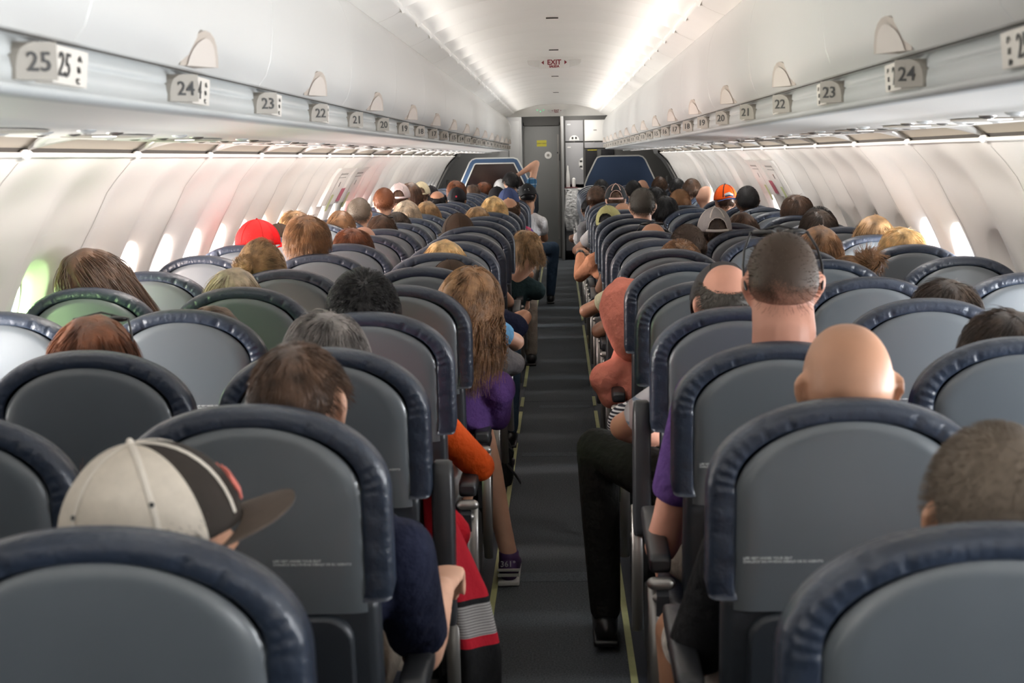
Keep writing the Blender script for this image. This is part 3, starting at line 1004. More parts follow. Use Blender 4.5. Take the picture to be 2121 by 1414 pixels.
for dd, x, z in ((d1, .26, 1.80), (d3, .385, 1.45)):
    mb = MB()
    pts = [(x - .41 + .075 * math.cos(PI * k / 14), -.0215, z + .075 * math.sin(PI * k / 14)) for k in range(15)] if dd is d1 else \
          [(x - .41 - .06 * math.sin(PI * k / 14), -.0215, z + .09 * math.cos(PI * k / 14)) for k in range(15)]
    mb.add(pts, [tuple(range(15))], 0, False)
    mb.build('round_decal', M_WHITE, dd)
    for q in (0, 1):
        mb = MB()
        if dd is d1:
            mb.box(x - .41 - .04 + q * .052, x - .41 - .012 + q * .052, -.0235, -.0215, z + .018, z + .052)
        else:
            mb.box(x - .41 - .048, x - .41 - .008, -.0235, -.0215, z + .02 - q * .08, z + .05 - q * .08)
        mb.build('icon', M_TEXTK, dd)
for dd, x, z in ((d1, .155, 2.03), (d3, .155, 1.69), (d2, .55, 1.94)):
    mb = MB()
    mb.box(x - .41, x - .41 + .05, -.0235, -.0215, z, z + .016)
    mb.build('small_label', M_WHITE if dd is not d2 else M_SEAM, dd)
mb = MB()
mb.disc((.555 - .41, -.024, 1.77), .010, (0, -1, 0), 10, 0, .01)
mb.disc((.26 - .41, -.024, 1.78), .008, (0, -1, 0), 10, 0, .01)
mb.build('turn_latch', M_METAL, root)

for (x, r, h, lab) in ((.155, .033, .33, 'tall white bottle standing on the galley worktop'), (.245, .028, .17, 'short stack of white cups on the galley worktop')):
    mb = MB()
    if h > .2:
        mb.loft([(0, 0, .012), (0, 0, .16), (0, 0, .22), (0, 0, .27), (0, 0, h)], [r, r, r * .8, r * .45, r * .35], seg=16)
        o = mb.build('bottle', M_WHITE)
        tag(o, lab, 'bottle')
    else:
        for q in range(5):
            mb.loft([(0, 0, .010 + q * .022), (0, 0, .04 + q * .022)], [r * .8, r], seg=14)
        o = mb.build('cup_stack', M_WHITE)
        tag(o, lab, 'cups')
    o.location = (x, GY - .055, 1.085)
# rubbish bag hanging below the worktop
mb = MB()
rows = []
for i in range(22):
    t = i / 21
    row = []
    for k in range(40):
        th = 2 * PI * k / 40
        wv = 1 + .10 * math.sin(5 * th + 3 * t) + .07 * math.sin(9 * th - 7 * t)
        rx = (.085 + .055 * math.sin(PI * min(1, t * .75 + .12))) * wv
        ry = (.03 + .05 * math.sin(PI * min(1, t * .8 + .08))) * wv
        row.append((rx * math.cos(th), -.085 + ry * math.sin(th), -.62 * t))
    rows.append(row)
mb.grid(rows, 0, closed_u=True)
mb.f.append(tuple(len(mb.v) - 40 + k for k in range(40)))
mb.m.append(0)
mb.s.append(True)
mb.box(-.12, .12, -.125, -.105, -.01, .012, 0, .004)
o = mb.build('rubbish_bag', M_BAG)
o.location = (.235, GY - .03, 1.062)
tag(o, 'translucent white plastic rubbish bag hanging from the galley worktop', 'bag')

# ---- cabin dividers in front of row 1
def divider(side, blue):
    root = empty('cabin_divider', (side * .90, 21.32, 0), 'blue framed cabin divider with a dark smoked window, left of the aisle' if not blue else 'solid navy blue cabin divider with white edging, right of the aisle', 'divider')
    outl = [(-.49, 0), (-.52, 1.15), (-.475, 1.27), (-.36, 1.50), (-.33, 1.545), (-.27, 1.565), (.27, 1.565), (.33, 1.545), (.37, 1.50), (.50, 1.22), (.56, 1.02), (.62, .6), (.60, 0)]
    def off(o, d):
        c = Vector((.02, .85))
        out = []
        n = len(o)
        for i in range(n):
            p0, p, p1 = Vector(o[i - 1]), Vector(o[i]), Vector(o[(i + 1) % n])
            if i == 0:
                out.append((p.x + d, 0.0))
                continue
            if i == n - 1:
                out.append((p.x - d, 0.0))
                continue
            t = (p1 - p0).normalized()
            nn = Vector((t.y, -t.x))
            q = p + nn * d
            out.append((q.x, q.y))
        return out
    def slab(o, y0, y1, m, nm, par):
        mb = MB()
        fr = [(side * a, y0, b) for a, b in o]
        bk = [(side * a, y1, b) for a, b in o]
        n = len(o)
        mb.add(fr + bk, [tuple(range(n)), tuple(range(2 * n - 1, n - 1, -1))] + [(k, (k + 1) % n, n + (k + 1) % n, n + k) for k in range(n)], 0, False)
        return mb.build(nm, m, par)
    def band(o, i, y0, y1, m, nm):
        mb = MB()
        fr = [[(side * a, y0, b) for a, b in o], [(side * a, y0, b) for a, b in i], [(side * a, y1, b) for a, b in i], [(side * a, y1, b) for a, b in o]]
        mb.grid(fr, 0, closed_v=True, smooth=False)
        return mb.build(nm, m, root)
    band(outl, off(outl, .018), -.026, .026, M_TRIMW, 'white_edging')
    if blue:
        slab(off(outl, .016), -.02, .02, M_BLUE, 'blue_panel', root)
    else:
        a, b, c = off(outl, .016), off(outl, .075), off(outl, .092)
        band(a, b, -.02, .02, M_BLUEF, 'blue_frame')
        band(b, c, -.024, .024, M_TRIMW, 'inner_edging')
        slab(off(outl, .088), -.006, .006, M_SMOKE, 'smoked_window', root)
    return root


divider(-1, False)
divider(1, True)
for x in (-.98, -.86, .94, 1.06):
    mb = MB()
    mb.loft([(0, 0, 0), (0, -.03, 0)], [.012, .010], seg=10)
    o = mb.build('coat_hook', M_METAL)
    o.location = (x, 22.28 if x < 0 else 22.42, 1.66)
    tag(o, 'small chrome hook above the %s divider, %s the window wall' % ('left' if x < 0 else 'right', 'nearer' if abs(x) > .95 else 'farther from'), 'hook')

# ---- overwing exit panels: placards on the sidewall
HX = lambda z: wall_x(z) - .040


def wall_mark(side, y, z, w, h, m, root, nm, thick=.0015):
    mb = MB()
    rows = []
    for k in range(4):
        zz = z - h / 2 + h * k / 3
        rows.append([(side * (HX(zz) - thick), y + d, zz) for d in (-w / 2, w / 2)])
    mb.grid(rows, 0, flip=(side < 0))
    return mb.build(nm, m, root)


M_LIME = mat('lime_placard', (.42, .46, .22), .5)
M_PINK = mat('red_placard', (.42, .10, .14), .5)
for side in (-1, 1):
    root = empty('overwing_exit', (0, 0, 0), 'emergency exit hatch markings on the %s sidewall, red and green placards' % ('left' if side < 0 else 'right'), 'emergency exit')
    y0 = 10.9
    for q in (0, 1):
        mb = MB()
        zz = [1.235 + .27 * k / 8 for k in range(9)]
        ys_ = (y0 + q * .85 - .30, y0 + q * .85 + .42)
        mb.grid([[(side * (HX(z) + .03), ys_[0], z), (side * (HX(z) + .003), ys_[0], z), (side * HX(z), ys_[0] + .01, z), (side * HX(z), ys_[1] - .01, z), (side * (HX(z) + .003), ys_[1], z), (side * (HX(z) + .03), ys_[1], z)] for z in zz], 0, flip=(side < 0))
        mb.build('hatch_panel', M_WALL, root)
    for q in (0, 1):
        yy = y0 + q * .85
        for zz, hh in ((1.46, .012), (1.435, .006)):
            wall_mark(side, yy + .1, zz, .36, hh, M_SEAM, root, 'hatch_line')
        wall_mark(side, yy - .08, 1.30, .012, .34, M_SEAM, root, 'hatch_line')
        wall_mark(side, yy + .12, 1.385, .035, .035, M_BLACK, root, 'pull_slot')
        wall_mark(side, yy + .05, 1.25, .11, .12, M_LIME, root, 'green_placard')
    wall_mark(side, y0 + .45, 1.30, .20, .10, M_PINK, root, 'red_placard')

# ================================================================ SEATS
HINGE = (0.0, .110, .383)
A_, B_, VC, VT = .2375, .160, .615, .775


def outline(inset=0.0, nside=14, narc=60, v0=.425):
    a, b = A_ - inset, B_ - inset
    pts = []
    for k in range(nside):
        v = v0 + (VC - v0) * k / nside
        pts.append((-a, v))
    for k in range(narc + 1):
        t = PI - PI * k / narc
        pts.append((a * math.copysign(abs(math.cos(t)) ** .94, math.cos(t)), VC + b * math.sin(t) ** .94))
    for k in range(nside):
        v = VC - (VC - v0) * (k + 1) / nside
        pts.append((a, v))
    return pts


def cover_mesh():
    base = outline(0, 16, 110)
    n = len(base)
    mb = MB()
    prof = [(.051, .004), (.048, -.002), (.042, -.0045), (.033, -.005), (.023, -.0045), (.015, -.003), (.009, -.0005), (.0045, .004), (.0015, .010), (0, .018), (0, .030), (.001, .045), (0, .062), (.004, .082), (.016, .098), (.045, .108), (.10, .112)]
    rows = []
    ctr = (0, .52)
    for (d, w) in prof:
        row = []
        for i, (u, v) in enumerate(base):
            p0, p1 = base[max(i - 1, 0)], base[min(i + 1, n - 1)]
            tx, ty = p1[0] - p0[0], p1[1] - p0[1]
            L = math.hypot(tx, ty)
            nx, ny = ty / L, -tx / L
            s = i / (n - 1)
            arc_f = max(0, 1 - (abs(s - .5) / .30) ** 4)
            # gathered pleats of the leather on the rear face
            top_f = max(0.0, min(1.0, (v - VC) / B_))
            ww, dd = w, d * (1 - .34 * top_f ** .8 * (1 if w < .01 else 0))
            if w > 0.012:
                ww = .012 + (w - .012) * (.62 - .22 * top_f)
            if .012 < d < .045 and w < 0:
                ph = (u * 26 + 1.5 * math.sin(u * 31)) % 1.0
                ww += .0042 * math.exp(-((ph - .5) / .10) ** 2) * arc_f + .0012 * math.sin(s * 190) * (1 - arc_f)
            if .0 <= d < .012 and w < .03:
                for us in (-.142, .142):
                    if v > .6:
                        ww += .0035 * math.exp(-((u - us) / .0022) ** 2)
                        dd += .0020 * math.exp(-((u - us) / .0022) ** 2)
            bot = max(0, 1 - abs(v - .425) / .02)
            q = (u + nx * (dd + .006 * bot), v + ny * dd)
            row.append((q[0], ww, q[1]))
        rows.append(row)
    mb.grid(rows, 0)
    last = rows[-1]
    m = len(last)
    o = len(mb.v) - m
    # front of the headrest: closed with strips from left to right
    for k in range(m // 2 - 1):
        mb.f.append((o + k, o + k + 1, o + m - 2 - k, o + m - 1 - k))
        mb.m.append(0)
        mb.s.append(True)
    # bottoms of the wings
    for side_i in (0, n - 1):
        idx = [r * n + side_i for r in range(len(prof))]
        mb.f.append(tuple(idx if side_i else idx[::-1]))
        mb.m.append(0)
        mb.s.append(False)
    return mb.mesh('backrest_cover', M_LEATHER)


def panel_mesh():
    mb = MB()
    ins = .047
    a, b = A_ - ins, B_ - ins * .68
    rows = []
    vs = [.405 + (.615 - .405) * k / 10 for k in range(10)] + [VC + b * math.sin(PI / 2 * k / 16) for k in range(17)]
    for v in vs:
        hw = a if v <= VC else a * math.sqrt(max(0, 1 - ((v - VC) / b) ** 2))
        hw = max(hw, .0008)
        row = []
        for k in range(19):
            u = -hw * math.cos(PI * k / 18)
            e = min(1, (a - abs(u)) / .02) if v < VC else min(1, max(0, (1 - math.hypot(u / a, (v - VC) / b))) / .10)
            row.append((u, .003 - .0055 * e ** .6 - .003 * (1 - (u / a) ** 2) - .009 * max(0, 1 - ((v - .565) / .175) ** 2) * e ** .5, v))
        rows.append(row)
    mb.grid(rows, 0, flip=True)
    return mb.mesh('back_panel', M_SHELL)


def lower_mesh():
    mb = MB()
    mb.box(-.208, .208, .004, .075, -.04, .43, 0, .022)
    return mb.mesh('lower_shell', M_SHELLD)


def tray_mesh():
    mb = MB()
    o = []
    hw, r = .165, .045
    for cx, cz, a0 in ((hw - r, .40 - r, 0), (-hw + r, .40 - r, PI / 2), (-hw + .012, .052, PI), (hw - .012, .052, 1.5 * PI)):
        rr = r if cz > .2 else .012
        for k in range(7):
            t = a0 + PI / 2 * k / 6
            o.append((cx + rr * math.cos(t), cz + rr * math.sin(t)))
    def lay(sc, w):
        return [(u * sc if abs(sc - 1) < 1e-6 else u - math.copysign(.006, u), w, z if sc == 1 else z - math.copysign(.006, z - .22)) for u, z in o]
    L0, L1, L2 = lay(1, .012), lay(1, -.010), lay(.9, -.016)
    n = len(o)
    mb.grid([L0, L1, L2], 0, closed_u=True, flip=True)
    mb.f.append(tuple(2 * n + k for k in range(n))[::-1])
    mb.m.append(0)
    mb.s.append(False)
    return mb.mesh('tray_table', M_SHELLD)


def simple(name, m, *boxes):
    mb = MB()
    for bx in boxes:
        mb.box(*bx[:6], 0, bx[6])
    return mb.mesh(name, m)


D_COVER, D_PANEL, D_LOWER, D_TRAY = cover_mesh(), panel_mesh(), lower_mesh(), tray_mesh()
D_TLATCH = simple('tray_latch', M_ARM, (-.022, .022, -.022, -.008, .405, .425, .004))
D_BCUSH = simple('backrest_cushion', M_LEATHER_F, (-.205, .205, .045, .088, .02, .50, .02))
D_SCUSH = simple('seat_cushion', M_LEATHER_F, (-.232, .232, .215, .68, .355, .465, .035))
D_BASE = simple('seat_base', M_SHELLD, (-.24, .24, .26, .64, .30, .36, .01))
D_LEG = simple('leg', M_METAL, (-.02, .02, .28, .31, 0, .31, .006), (-.02, .02, .56, .60, 0, .31, .006), (-.02, .02, .28, .60, .01, .03, .004))


def arm_mesh():
    mb = MB()
    rows = []
    for (y, z0, z1, w) in ((-.005, .012, .030, .020), (.0, .000, .038, .024), (.02, -.004, .042, .026), (.30, .000, .044, .026), (.36, .004, .040, .025), (.385, .010, .034, .022), (.392, .018, .028, .016)):
        row = []
        for k in range(16):
            t = 2 * PI * k / 16
            c, s = math.cos(t), math.sin(t)
            c = math.copysign(abs(c) ** .45, c)
            s = math.copysign(abs(s) ** .45, s)
            row.append((w * c, y, (z0 + z1) / 2 + (z1 - z0) / 2 * s))
        rows.append(row)
    mb.grid(rows, 0, closed_u=True)
    mb.f += [tuple(range(16))[::-1], tuple(len(mb.v) - 16 + k for k in range(16))]
    mb.m += [0, 0]
    mb.s += [False, False]
    return mb.mesh('armrest', M_ARM)


D_ARM = arm_mesh()
mb = MB()
mb.loft([(-.018, 0, 0), (.018, 0, 0)], [.015, .015], ref=(0, 1, 0), seg=14)
mb.loft([(-.008, 0, -.035), (.008, 0, -.035)], [.012, .012], ref=(0, 1, 0), seg=12)
D_HINGE = mb.mesh('armrest_hinge', M_METAL)
mb = MB()
# side fairing of an aisle seat: dark panel below the armrest with a bright curved edge
pts = [(.10, .50), (.08, .56), (.13, .585), (.20, .57), (.42, .50), (.60, .44), (.64, .34), (.60, .27), (.20, .27), (.12, .38)]
fr = [(-.014, a, b) for a, b in pts]
bk = [(.014, a, b) for a, b in pts]
n = len(pts)
mb.add(fr + bk, [tuple(range(n)), tuple(range(2 * n - 1, n - 1, -1))] + [(k, (k + 1) % n, n + (k + 1) % n, n + k) for k in range(n)], 0, False)
D_SIDE = mb.mesh('side_fairing', M_ARM)
mb = MB()
mb.loft([(0, .135, .57), (0, .10, .50), (0, .085, .42), (0, .10, .30), (0, .15, .20)], [(.016, .006)] * 5, seg=10)
mb.loft([(0, .17, .55), (0, .19, .40), (0, .24, .24)], [(.012, .005)] * 3, seg=10)
D_SIDET = mb.mesh('fairing_trim', M_METAL)
LIFE = 'LIFE VEST UNDER YOUR SEAT\nCHALECO SALVAVIDAS DEBAJO DE SU ASIENTO'
TXT = {a: text_data(LIFE, .0062, M_TEXTW, a, bold=.00008) for a in ('LEFT', 'RIGHT')}

COLX = {'A': -1.55, 'B': -1.03, 'C': -.505, 'D': .505, 'E': 1.03, 'F': 1.55}
# measured recline of single seat backs, degrees; the rest vary a little
REC = {(0, 'C'): 17, (0, 'D'): 18, (1, 'C'): 15, (1, 'D'): 15.5, (2, 'C'): 16.5, (2, 'B'): 16.5, (2, 'D'): 17, (3, 'C'): 18, (3, 'B'): 12.5, (3, 'D'): 18,
       (4, 'C'): 16, (4, 'D'): 16.5, (4, 'B'): 15.5, (4, 'A'): 13, (3, 'A'): 12, (5, 'C'): 15.5, (2, 'E'): 16, (3, 'E'): 12.5, (4, 'E'): 15, (4, 'F'): 12,
       (5, 'F'): 12, (6, 'F'): 13, (7, 'F'): 12.5, (8, 'F'): 12, (6, 'A'): 12, (7, 'A'): 12, (6, 'B'): 12.5, (7, 'B'): 13, (5, 'A'): 16, (5, 'B'): 16}
RAISED = {(2, 'C'): 1, (6, 'C'): 1, (3, 'D'): 1, (6, 'D'): 1}
POSN = {'A': 'window', 'B': 'middle', 'C': 'aisle', 'D': 'aisle', 'E': 'middle', 'F': 'window'}
who_at = {}
for p in PEOPLE:
    who_at[(p[0], p[1])] = p[-1]


def seat_label(n, c):
    w = who_at.get((n, c))
    side = 'left' if c in 'ABC' else 'right'
    row = 25 - n
    a = 'navy leather seat with grey back panel, row %d %s, %s block' % (row, POSN[c], side)
    if w is None:
        a = 'navy leather seat, nobody seen over it, row %d %s, %s block' % (row, POSN[c], side)
    return a


def back_matrix(r):
    return Matrix.Translation(HINGE) @ Matrix.Rotation(math.radians(r - 7.5), 4, 'X')


rs = random.Random(5)
for n in range(-1, 25):
    for c in 'ABCDEF':
        r = REC.get((n, c), rs.choice((12.5, 14, 14.5, 15.5, 17)))
        X, Y = COLX[c], rowY(n)
        root = empty('airline_seat', (X, Y, 0), seat_label(n, c), 'seat', 'navy leather airline seats')
        bmx = back_matrix(r)
        link('backrest_cover', D_COVER, root, matrix=bmx)
        pn = link('back_panel', D_PANEL, root, matrix=bmx)
        link('lower_shell', D_LOWER, root, matrix=bmx)
        tr = link('tray_table', D_TRAY, root, matrix=bmx)
        link('tray_latch', D_TLATCH, tr)
        link('backrest_cushion', D_BCUSH, root, matrix=bmx)
        link('seat_cushion', D_SCUSH, root)
        link('seat_base', D_BASE, root)
        if n < 7:
            al = 'RIGHT' if c in 'AB' or c == 'C' else 'LEFT'
            t = link('lettering', TXT[al if c in 'ABC' else 'LEFT'], pn)
            t.data = TXT['LEFT']
            t.matrix_local = Matrix.Translation((.035 if c in 'ABC' else -.178, -.0170, .505)) @ Matrix.Rotation(PI / 2, 4, 'X')
        if c in 'CD':
            s = 1 if c == 'C' else -1
            sf = link('side_fairing', D_SIDE, root, (s * .255, 0, 0))
            link('fairing_trim', D_SIDET, sf, (s * .017, 0, 0))
            lx = s * .20
        else:
            lx = .20 if c in 'AE' else -.2
        link('leg', D_LEG, root, (lx, 0, 0))
        arms = [(-.2625 if c in 'ABC' else .2625, False)]
        if c in 'CD':
            arms.append((.258 if c == 'C' else -.258, True))
        for ax, aisle in arms:
            ay = .10
            if aisle and (n, c) in RAISED:
                m = Matrix.Translation((ax, .13, .50)) @ Matrix.Rotation(math.radians(92), 4, 'X')
                a = link('armrest', D_ARM, root, matrix=m)
                a.scale = (1.0, .98, 1.6)
                link('armrest_hinge', D_HINGE, root, (ax, .12, .49))
            else:
                tilt = 0 if not aisle else rs.choice((0, 3, 5))
                m = Matrix.Translation((ax, ay + .015, .605)) @ Matrix.Rotation(math.radians(tilt), 4, 'X')
                a = link('armrest', D_ARM, root, matrix=m)
                if aisle:
                    link('armrest_hinge', D_HINGE, root, (ax, ay + .0, .585))


# ================================================================ PEOPLE
SKINS = {'light': (.60, .34, .235), 'pink': (.56, .27, .19), 'tan': (.42, .215, .13), 'brown': (.20, .095, .055)}
HAIRC = {'black': (.012, .011, .012), 'dkbrown': (.042, .026, .017), 'brown': (.080, .042, .024), 'ltbrown': (.23, .12, .056), 'auburn': (.165, .055, .022),
         'blonde': (.58, .38, .17), 'dkblonde': (.30, .18, .085), 'ash': (.42, .33, .24), 'grey': (.17, .15, .14), 'dkgrey': (.085, .076, .066),
         'greybr': (.13, .10, .075), 'white': (.58, .46, .34)}
CLOTH = {'white': (.62, .60, .60), 'navy': (.012, .015, .035), 'red': (.42, .008, .018), 'teal': (.02, .09, .13), 'grey': (.20, .20, .21), 'orange': (.75, .10, .015),
         'cream': (.50, .45, .36), 'purple': (.085, .040, .16), 'plaid': (.36, .34, .36), 'blue': (.13, .33, .55), 'pink': (.5, .2, .2), 'dkteal': (.02, .04, .045),
         'stripe': (.42, .39, .37), 'magenta': (.30, .03, .10), 'black': (.010, .010, .011), 'blueplaid': (.05, .14, .26), 'bwstripe': (.3, .3, .32),
         'coral': (.80, .27, .20), 'lime': (.52, .52, .36), 'peach': (.62, .27, .155), 'greyshirt': (.3, .3, .3)}


def head_pt(d):
    """skull and face surface for unit directions d (n,3); +y is the face"""
    x, y, z = d[:, 0], d[:, 1], d[:, 2]
    t = np.clip(-z, 0, 1)
    fr = np.clip(y, 0, 1)
    bk = np.clip(-y, 0, 1)
    rx = .0775 * (1 - .26 * t ** 1.4) * (1 + .05 * bk)
    ry = np.where(y > 0, .094 * (1 - .04 * t), .102 * (1 - .30 * t ** 1.2))
    rz = np.where(z > 0, .112, .084 + .036 * np.clip(.5 + y, 0, 1))
    p = np.stack([x * rx, y * ry, z * rz], 1)
    pw = 2.2
    sq = (np.abs(x) ** pw + np.abs(y) ** pw + np.abs(z) ** pw) ** (-1 / pw)
    p *= np.where(z > 0, sq, 1 + (sq - 1) * np.clip(1 + z * 3, 0, 1))[:, None]
    # squarer skull sides
    def bump(c, s, amt, axis=1):
        c = np.array(c) / np.linalg.norm(c)
        w = np.exp(-np.sum((d - c) ** 2, 1) / (s * s))
        p[:, axis] += amt * w
    bump((0, 1, -.16), .13, .024)
    bump((0, 1, .02), .10, .008)
    for s in (-1, 1):
        bump((s * .36, .93, .06), .15, -.010)
        bump((s * .34, .90, .22), .15, .004)
        bump((s * .45, .85, -.25), .2, .004)
    bump((0, .95, -.45), .10, .006)
    bump((0, .95, -.36), .05, -.003)
    bump((0, .80, -.80), .18, .010)
    return p


def sphere_grid(nu, nv):
    rows = []
    for i in range(nv + 1):
        ph = PI * i / nv
        rows.append([(math.sin(ph) * math.sin(2 * PI * k / nu), math.sin(ph) * math.cos(2 * PI * k / nu), math.cos(ph)) for k in range(nu)])
    return np.array(rows)


def frame(px_, py_, pz_, pitch, yaw, roll, k=1.0):
    return Matrix.Translation((px_, py_, pz_)) @ Matrix.Rotation(math.radians(roll), 4, 'Y') @ Matrix.Rotation(math.radians(yaw), 4, 'Z') @ Matrix.Rotation(math.radians(-pitch), 4, 'X') @ Matrix.Scale(k, 4)


def add_head(mb, M, fine):
    nu, nv = (40, 28) if fine else (24, 16)
    g = sphere_grid(nu, nv)
    pts = head_pt(g.reshape(-1, 3)).reshape(nv + 1, nu, 3)
    rows = [[M @ Vector(p) for p in r] for r in pts]
    mb.grid(rows[1:-1], 0, closed_u=True)
    o = len(mb.v) - (nv - 1) * nu
    mb.f += [tuple(o + k for k in range(nu)), tuple(len(mb.v) - nu + k for k in range(nu))[::-1]]
    mb.m += [0, 0]
    mb.s += [True, True]
    for s in (-1, 1):
        # ear: cupped shell with rim, lobe lower
        c = [Vector((s * .071, .004, -.048)), Vector((s * .080, -.002, -.034)), Vector((s * .090, -.012, -.008)), Vector((s * .091, -.016, .010)), Vector((s * .082, -.008, .022))]
        mb.loft([M @ q for q in c], [(.008, .007), (.011, .0065), (.017, .0065), (.016, .0065), (.009, .006)], ref=M.to_3x3() @ Vector((s * .25, -1, 0)), seg=10)


def hand(mb, W, dirv, palm_n, side, curl=.5, s=1.0):
    """palm plus five bent fingers; W wrist, dirv forearm direction, palm_n the palm's normal"""
    d = Vector(dirv).normalized()
    nrm = (Vector(palm_n) - d * d.dot(Vector(palm_n))).normalized()
    lat = nrm.cross(d) * side
    W = Vector(W)
    mb.loft([W, W + d * .045 * s, W + d * .085 * s], [(.026 * s, .017 * s), (.038 * s, .015 * s), (.039 * s, .013 * s)], ref=lat, seg=12)
    for i, (off, L) in enumerate(((-.029, .066), (-.010, .078), (.010, .074), (.028, .058))):
        b = W + d * .085 * s + lat * off * s
        a1, a2, a3 = curl * .6, curl * 1.4, curl * 2.0
        p = [b - d * .012]
        for a in (a1, a2, a3):
            p.append(p[-1] + (d * math.cos(a) + nrm * math.sin(a)) * L * s * .42)
        mb.loft(p, [.0098 * s, .0095 * s, .0088 * s, .0078 * s], ref=lat, seg=8)
    b = W + d * .030 * s - lat * .030 * s
    q = (d * .75 - lat * .65 + nrm * .25).normalized()
    mb.loft([b, b + q * .035 * s, b + (q + d * .3 + nrm * .3).normalized() * .068 * s], [.0125 * s, .011 * s, .009 * s], ref=nrm, seg=8)


def remesh_obj(name, mb, m, voxel, smooth=3, parent=None, color=None):
    me = mb.mesh(name, m)
    o = link(name, me, parent, color=color)
    r = o.modifiers.new('r', 'REMESH')
    r.mode = 'VOXEL'
    r.voxel_size = voxel
    r.use_smooth_shade = True
    if smooth:
        sm = o.modifiers.new('s', 'SMOOTH')
        sm.iterations = smooth
        sm.factor = .6
    dg = bpy.context.evaluated_depsgraph_get()
    ev = bpy.data.meshes.new_from_object(o.evaluated_get(dg))
    o.modifiers.clear()
    ev.materials.clear()
    ev.materials.append(m)
    o.data = ev
    bpy.data.meshes.remove(me)
    return o


def striped(name, c1, c2, scale, axis='Z', width=.5, c3=None):
    if name in MATS:
        return MATS[name]
    m = mat(name, c1, .85, bump=(14, .5, .01), spec=.15)
    nt = m.node_tree
    b = nt.nodes['Principled BSDF']
    tc = nt.nodes.new('ShaderNodeTexCoord')
    col = None
    axes = axis if len(axis) > 1 else axis
    prev = None
    for i, ax in enumerate(axes):
        sp = nt.nodes.new('ShaderNodeSeparateXYZ')
        nt.links.new(tc.outputs['Object'], sp.inputs[0])
        mu = nt.nodes.new('ShaderNodeMath')
        mu.operation = 'MULTIPLY'
        nt.links.new(sp.outputs[ax], mu.inputs[0])
        mu.inputs[1].default_value = scale
        f = nt.nodes.new('ShaderNodeMath')
        f.operation = 'FRACT'
        nt.links.new(mu.outputs[0], f.inputs[0])
        g = nt.nodes.new('ShaderNodeMath')
        g.operation = 'LESS_THAN'
        nt.links.new(f.outputs[0], g.inputs[0])
        g.inputs[1].default_value = width
        mx = nt.nodes.new('ShaderNodeMix')
        mx.data_type = 'RGBA'
        nt.links.new(g.outputs[0], mx.inputs['Factor'])
        if prev is None:
            mx.inputs['A'].default_value = (*c1, 1)
        else:
            nt.links.new(prev, mx.inputs['A'])
        mx.inputs['B'].default_value = (*(c2 if i == 0 else (c3 or c2)), 1)
        prev = mx.outputs['Result']
    nt.links.new(prev, b.inputs['Base Color'])
    return m


def cloth_mat(key):
    if key == 'bwstripe':
        return striped('striped_cloth', (.62, .62, .64), (.02, .02, .03), 85, 'Z', .55)
    if key == 'plaid':
        return striped('grey_plaid_cloth', (.40, .38, .40), (.16, .19, .24), 14, 'ZX', .14, (.30, .24, .24))
    if key == 'blueplaid':
        return striped('blue_plaid_cloth', (.04, .13, .25), (.30, .40, .50), 16, 'ZX', .15, (.02, .05, .10))
    if key == 'magenta':
        return striped('plum_plaid_cloth', (.36, .03, .10), (.10, .04, .18), 12, 'ZX', .35, (.45, .10, .15))
    if key == 'stripe':
        return striped('cream_striped_cloth', (.50, .46, .44), (.25, .22, .24), 60, 'Z', .35)
    return M_CLOTH


# ---- hair -----------------------------------------------------------------
def azel(d):
    return np.degrees(np.abs(np.arctan2(d[:, 0], d[:, 1]))), d[:, 2]


def hair_mask(d, style):
    """>0 where hair grows"""
    az, z = azel(d)
    xs = [0, 40, 60, 75, 90, 105, 130, 180]
    if style in ('fade', 'crop', 'short', 'spiky', 'balding', 'curly', 'wavyshort', 'thick'):
        th = np.interp(az, xs, [.60, .58, .45, .12, .05, -.05, -.52, -.60])
    else:
        th = np.interp(az, xs, [.62, .60, .50, .10, -.20, -.45, -.70, -.75])
    if style == 'fade':
        th = np.interp(az, xs, [.60, .58, .45, .10, -.10, -.35, -.90, -.97])
    m = (z - th) / .18
    if style == 'balding':
        c = np.array((0, -.30, .95))
        bald = .92 - np.linalg.norm(d - c / np.linalg.norm(c), axis=1)
        c2 = np.array((0, .5, .86))
        bald2 = .60 - np.linalg.norm(d - c2, axis=1)
        m = np.minimum(m, -np.maximum(bald, bald2) / .12)
    return m


STYLE = {  # shell thickness, strands, length, radius, lift, gravity, curl, segments
    'fade': (.0040, 700, .006, .0006, .3, .0, .0, 2),
    'crop': (.0055, 4500, .009, .0006, .2, .05, .0, 2),
    'short': (.008, 3200, .034, .0009, .05, .16, .06, 5),
    'balding': (.005, 1600, .014, .0009, .25, .1, .1, 3),
    'spiky': (.012, 2600, .046, .0014, .60, .10, .35, 5),
    'curly': (.018, 2300, .045, .0013, .45, .1, .9, 6),
    'thick': (.018, 3000, .070, .0012, .10, .20, .20, 6),
    'wavyshort': (.022, 2800, .090, .0013, .12, .22, .40, 7),
    'bob': (.016, 2600, .15, .0014, .05, .5, .05, 7),
    'curlbob': (.020, 2600, .13, .0014, .14, .4, .55, 8),
    'long': (.018, 2600, .26, .0014, .05, .6, .06, 9),
    'wavylong': (.030, 3200, .22, .0017, .20, .42, .62, 11),
    'bun': (.012, 2600, .11, .0012, .03, .0, .04, 6),
    'messybun': (.014, 2400, .12, .0012, .04, .0, .10, 6),
}


